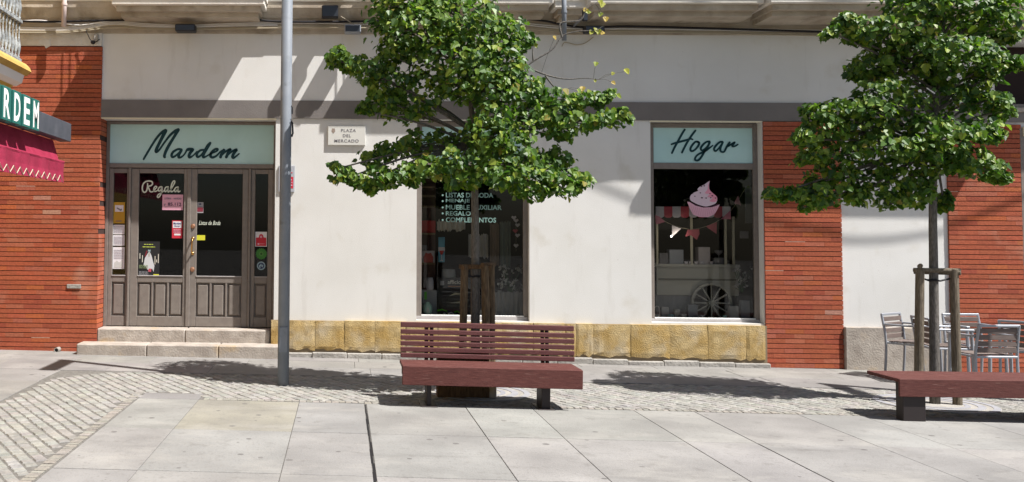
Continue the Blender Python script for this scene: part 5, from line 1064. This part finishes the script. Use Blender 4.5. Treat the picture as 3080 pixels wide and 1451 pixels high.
# ---- sweets cart in the right window
YC = .55
t = thing('sweets_cart', 'cream wooden sweets cart with spoked wheel behind the cupcake window', 'cart', tuple(at(2095, 950, YC)))
def cp(mb, name, m, par=None): o = mb.build(name, m, None); o.parent = par or t; o.matrix_parent_inverse = Matrix.Translation(-Vector(t.location)) if par is None else Matrix(); return o
def pbx(px0, px1, py0, py1, y0, y1, b_=.004): q = MB(); a, c = at(px0, py1, y0), at(px1, py0, y0); q.cbox(a.x, c.x, y0, y1, a.z, c.z, b_); return q
cp(pbx(1975, 2222, 803, 888, YC, YC+.03), 'side_board', 'cart_cream'); cp(pbx(1972, 2226, 797, 803, YC-.02, YC+.5), 'counter', 'cart_cream')
cp(pbx(1980, 2215, 840, 843, YC-.006, YC-.001, .001), 'moulding', flat('cart_shade', (.24, .22, .19)))
for px in (1977, 2081, 2183, 2207): cp(pbx(px-2.5, px+2.5, 652, 797, YC+.0, YC+.025, .002), 'post', flat('cart_post', (.55, .50, .38)))
wc = at(2140, 912, YC-.05); R1 = .275
q = MB(); q.lathe([(R1, -.02), (R1, .02), (R1-.03, .02), (R1-.03, -.02), (R1, -.02)], wc, 32, 'Y'); wh = cp(q, 'wheel', 'cart_cream')
for k in range(12):
    a_ = 2*math.pi*k/12; q = MB(); q.tube([wc+Vector((.03*math.cos(a_), 0, .03*math.sin(a_))), wc+Vector(((R1-.03)*math.cos(a_), 0, (R1-.03)*math.sin(a_)))], .010, 6); cp(q, 'spoke', 'cart_cream', wh)
q = MB(); q.lathe([(.045, -.03), (.045, .03)], wc, 16, 'Y'); cp(q, 'hub', 'cart_cream', wh)
for k in range(9):
    x0_ = 1972+k*25; q = MB(); a, c = at(x0_, 655, YC-.05), at(x0_+24.5, 622, YC-.05); w_ = c.x-a.x
    q.prism([(a.x, c.z), (a.x, a.z+.02), (a.x+w_*.25, a.z), (a.x+w_*.75, a.z), (c.x, a.z+.02), (c.x, c.z)], YC-.06, YC-.05); cp(q, 'awning_stripe', 'bunting_red' if k % 2 else 'bunting_white')
q = pbx(1980, 2212, 655, 690, YC+.1, YC+.12); cp(q, 'dark_panel', 'dark_room')
# pennants
t = thing('bunting', 'string of pink and white pennants hung behind the cupcake window', 'bunting', tuple(at(2090, 690, .35)))
q = MB(); q.tube(smooth_line([at(x, y, .35)-at(2090, 690, .35) for x, y in ((1972, 648), (2020, 676), (2085, 690), (2150, 670), (2200, 632), (2240, 570))], 6), .003, 5); q.build('string', 'cable_cream', t)
o_ = at(2090, 690, .35)
for P, mm in ((((1971, 648), (1973, 676), (2000, 668), (1984, 652)), 'pink_icing'), (((2021, 678), (2022, 712), (2049, 688)), 'bunting_white'), (((2068, 692), (2062, 712), (2078, 708), (2096, 722), (2104, 704), (2103, 690)), 'bunting_red'), (((2124, 682), (2155, 704), (2156, 668)), 'bunting_red'), (((2168, 660), (2199, 660), (2196, 634)), 'pink_icing'), (((2208, 612), (2228, 618), (2220, 588)), flat('dull_pink', (.36, .16, .20)))):
    q = MB(); q.prism([((at(x, y, .34)-o_).x, (at(x, y, .34)-o_).z) for x, y in P], -.012, -.008); q.build('pennant', {'pink_icing': flat('pennant_pink', (.55, .18, .25)), 'bunting_red': flat('pennant_red', (.50, .12, .15))}.get(mm, mm) if isinstance(mm, str) else mm, t)
for px0, px1, py0, m_, lab in ((1984, 2010, 762, 'box_grey', 'small grey box at left on the cart counter'), (2014, 2056, 752, 'block_grey', 'wide grey box on the cart counter'), (2102, 2136, 744, 'bag_grey', 'tall pinkish box in the middle of the cart counter'), (2150, 2182, 776, 'box_grey', 'squat glass box at right on the cart counter')):
    item('sweet_box', lab, 'box', px0, px1, py0, 797, .62, m_, .12)
cup = pot('paper_cup', 'white paper cups lined up on the cart counter', 'cup', 2064, 797, .58, [(.018, 0), (.026, .045), (.024, .045), (.017, .004)], 'bunting_white', 'paper cups on the cart counter')
for px in (2078, 2094, 2112, 2140): copy_tree(cup, at(px, 797, .58))
pot('glass_bowl', 'stemmed glass bowl on the back of the cart counter', 'bowl', 2162, 797, .70, [(.03, 0), (.006, .02), (.006, .13), (.05, .17), (.055, .20)], 'box_grey')
cloth('table_cloth', 'translucent pale cloth spread low before the cart wheel', 'cloth', 1972, 2212, 889, 950, .60, flat('cloth_low', (.36, .34, .34)), 12, .01)
t = pot('basket', 'white basket with an arched handle at the lower left corner of the cupcake window', 'basket', 1976, 957, .24, [(.035, 0), (.045, .05), (.040, .05), (.03, .01)], 'flower_white'); q = MB(); q.tube(smooth_line([(-.04, 0, .05), (-.03, 0, .13), (.0, 0, .16), (.03, 0, .13), (.04, 0, .05)], 5), .006, 6); q.build('handle', 'flower_white', t)
for px, s, m_, lab in ((2018, .045, 'pale_teal', 'pale blue pot on the cupcake window floor'), (2055, .05, 'flower_white', 'white ribbed cup in the middle of the cupcake window floor'), (2110, .035, 'bunting_white', 'small white saucer on the cupcake window floor'), (2180, .03, 'mint_white', 'small mint cup at right of the cupcake window floor')):
    pot('cup', lab, 'cup', px, 957, .27, [(s*.6, 0), (s*.95, s*1.1), (s*.88, s*1.1), (s*.5, .006)], m_)
item('panel', 'tall pale grey panel at the upper right of the cupcake window', 'panel', 2243, 2262, 560, 672, .45, flat('panel_grey', (.13, .14, .145)), .02)
item('panel', 'small white card right of the pennants in the cupcake window', 'card', 2226, 2252, 696, 718, .42, 'box_grey', .01)

# the small lit spotlight seen in the cupcake window
a = at(2018, 711, .34)
t = thing('spotlight', 'tiny lit spotlight shining at left among the pennants of the cupcake window', 'lamp', tuple(a))
m = bpy.data.materials.new('lit_bulb'); m.use_nodes = True; m.node_tree.nodes['Principled BSDF'].inputs['Emission Color'].default_value = (1, .93, .85, 1); m.node_tree.nodes['Principled BSDF'].inputs['Emission Strength'].default_value = 14; M['lit_bulb'] = m
q = MB(); q.lathe([(.004, -.012), (.011, -.006), (.013, 0), (.011, .006), (.004, .012)], (0, -.02, 0), 10); q.build('bulb', 'lit_bulb', t, True); q = MB(); q.tube([(0, 0, 0), (0, .05, .02)], .012, 10); q.build('housing', 'black_metal', t)
pl_ = bpy.data.lights.new('spotlight_glow', 'POINT'); pl_.energy = .55; pl_.color = (1, .9, .78); pl_.shadow_soft_size = .02; po_ = bpy.data.objects.new('spotlight_glow', pl_); C.objects.link(po_); po_.parent = t; po_.location = (.10, -.045, .0)

# overhead cable slung across above the frame (its soft curved shadow crosses brick and plaster)
off_ = -sun_dir*(1.5/sun_dir.y)
pts_ = [at(x, y, 0)+off_ for x, y in ((1500, 420), (1900, 600), (2150, 660), (2310, 692), (2450, 716), (2600, 725), (2750, 712), (2900, 680), (3200, 560))]
q = MB(); P = smooth_line(pts_, 6); o0 = P[0]; q.tube([p-o0 for p in P], .016, 6); o = q.build('cable', 'cable_black'); o.location = o0; tag(o, 'slack cable slung high above the right window and pillar', 'cable')

# more stock low in the two windows
rs_ = random.Random(21)
NAMES = [('tall', 'short', 'squat', 'slim'), ('white', 'grey', 'cream', 'silver', 'pale green', 'dark')]
COL = {'white': 'flower_white', 'grey': 'block_grey', 'cream': 'cart_cream', 'silver': 'alu', 'pale green': 'mint_white', 'dark': 'box_black'}
for i, (px, y, wd, sh, cn, place) in enumerate([(1322, .50, .030, 0, 'silver', 'left of the black appliance box'), (1336, .28, .022, 1, 'cream', 'in front of the black appliance box'), (1395, .27, .026, 2, 'grey', 'just left of the tree trunk in the middle window'), (1448, .30, .024, 0, 'white', 'behind the wooden stakes in the middle window'), (1470, .33, .030, 1, 'pale green', 'right of the stakes in the middle window'), (1556, .27, .022, 2, 'cream', 'in the lower right corner of the middle window')]):
    s_ = {0: 2.8, 1: 1.5, 2: .9}[sh]; pot('vase', NAMES[0][sh]+' '+cn+' vase '+place, 'vase', px, 949, y, [(wd*.6, 0), (wd, wd*s_*.45), (wd*.55, wd*s_*.85), (wd*.7, wd*s_), (wd*.6, wd*s_)], COL[cn])
for i, (px0, px1, py0, Y, cn, lab) in enumerate([(1990, 2012, 925, .34, 'white', 'small white gift box low at left before the cart'), (2030, 2046, 932, .30, 'cream', 'tiny cream box low before the cart'), (2070, 2098, 918, .36, 'grey', 'grey gift box low before the cart wheel'), (2196, 2222, 922, .34, 'white', 'white gift box low right of the cart wheel'), (2230, 2256, 905, .40, 'grey', 'upright grey box under the white artificial flowers')]):
    item('gift_box', lab, 'box', px0, px1, py0, 957, Y, COL[cn], .07)
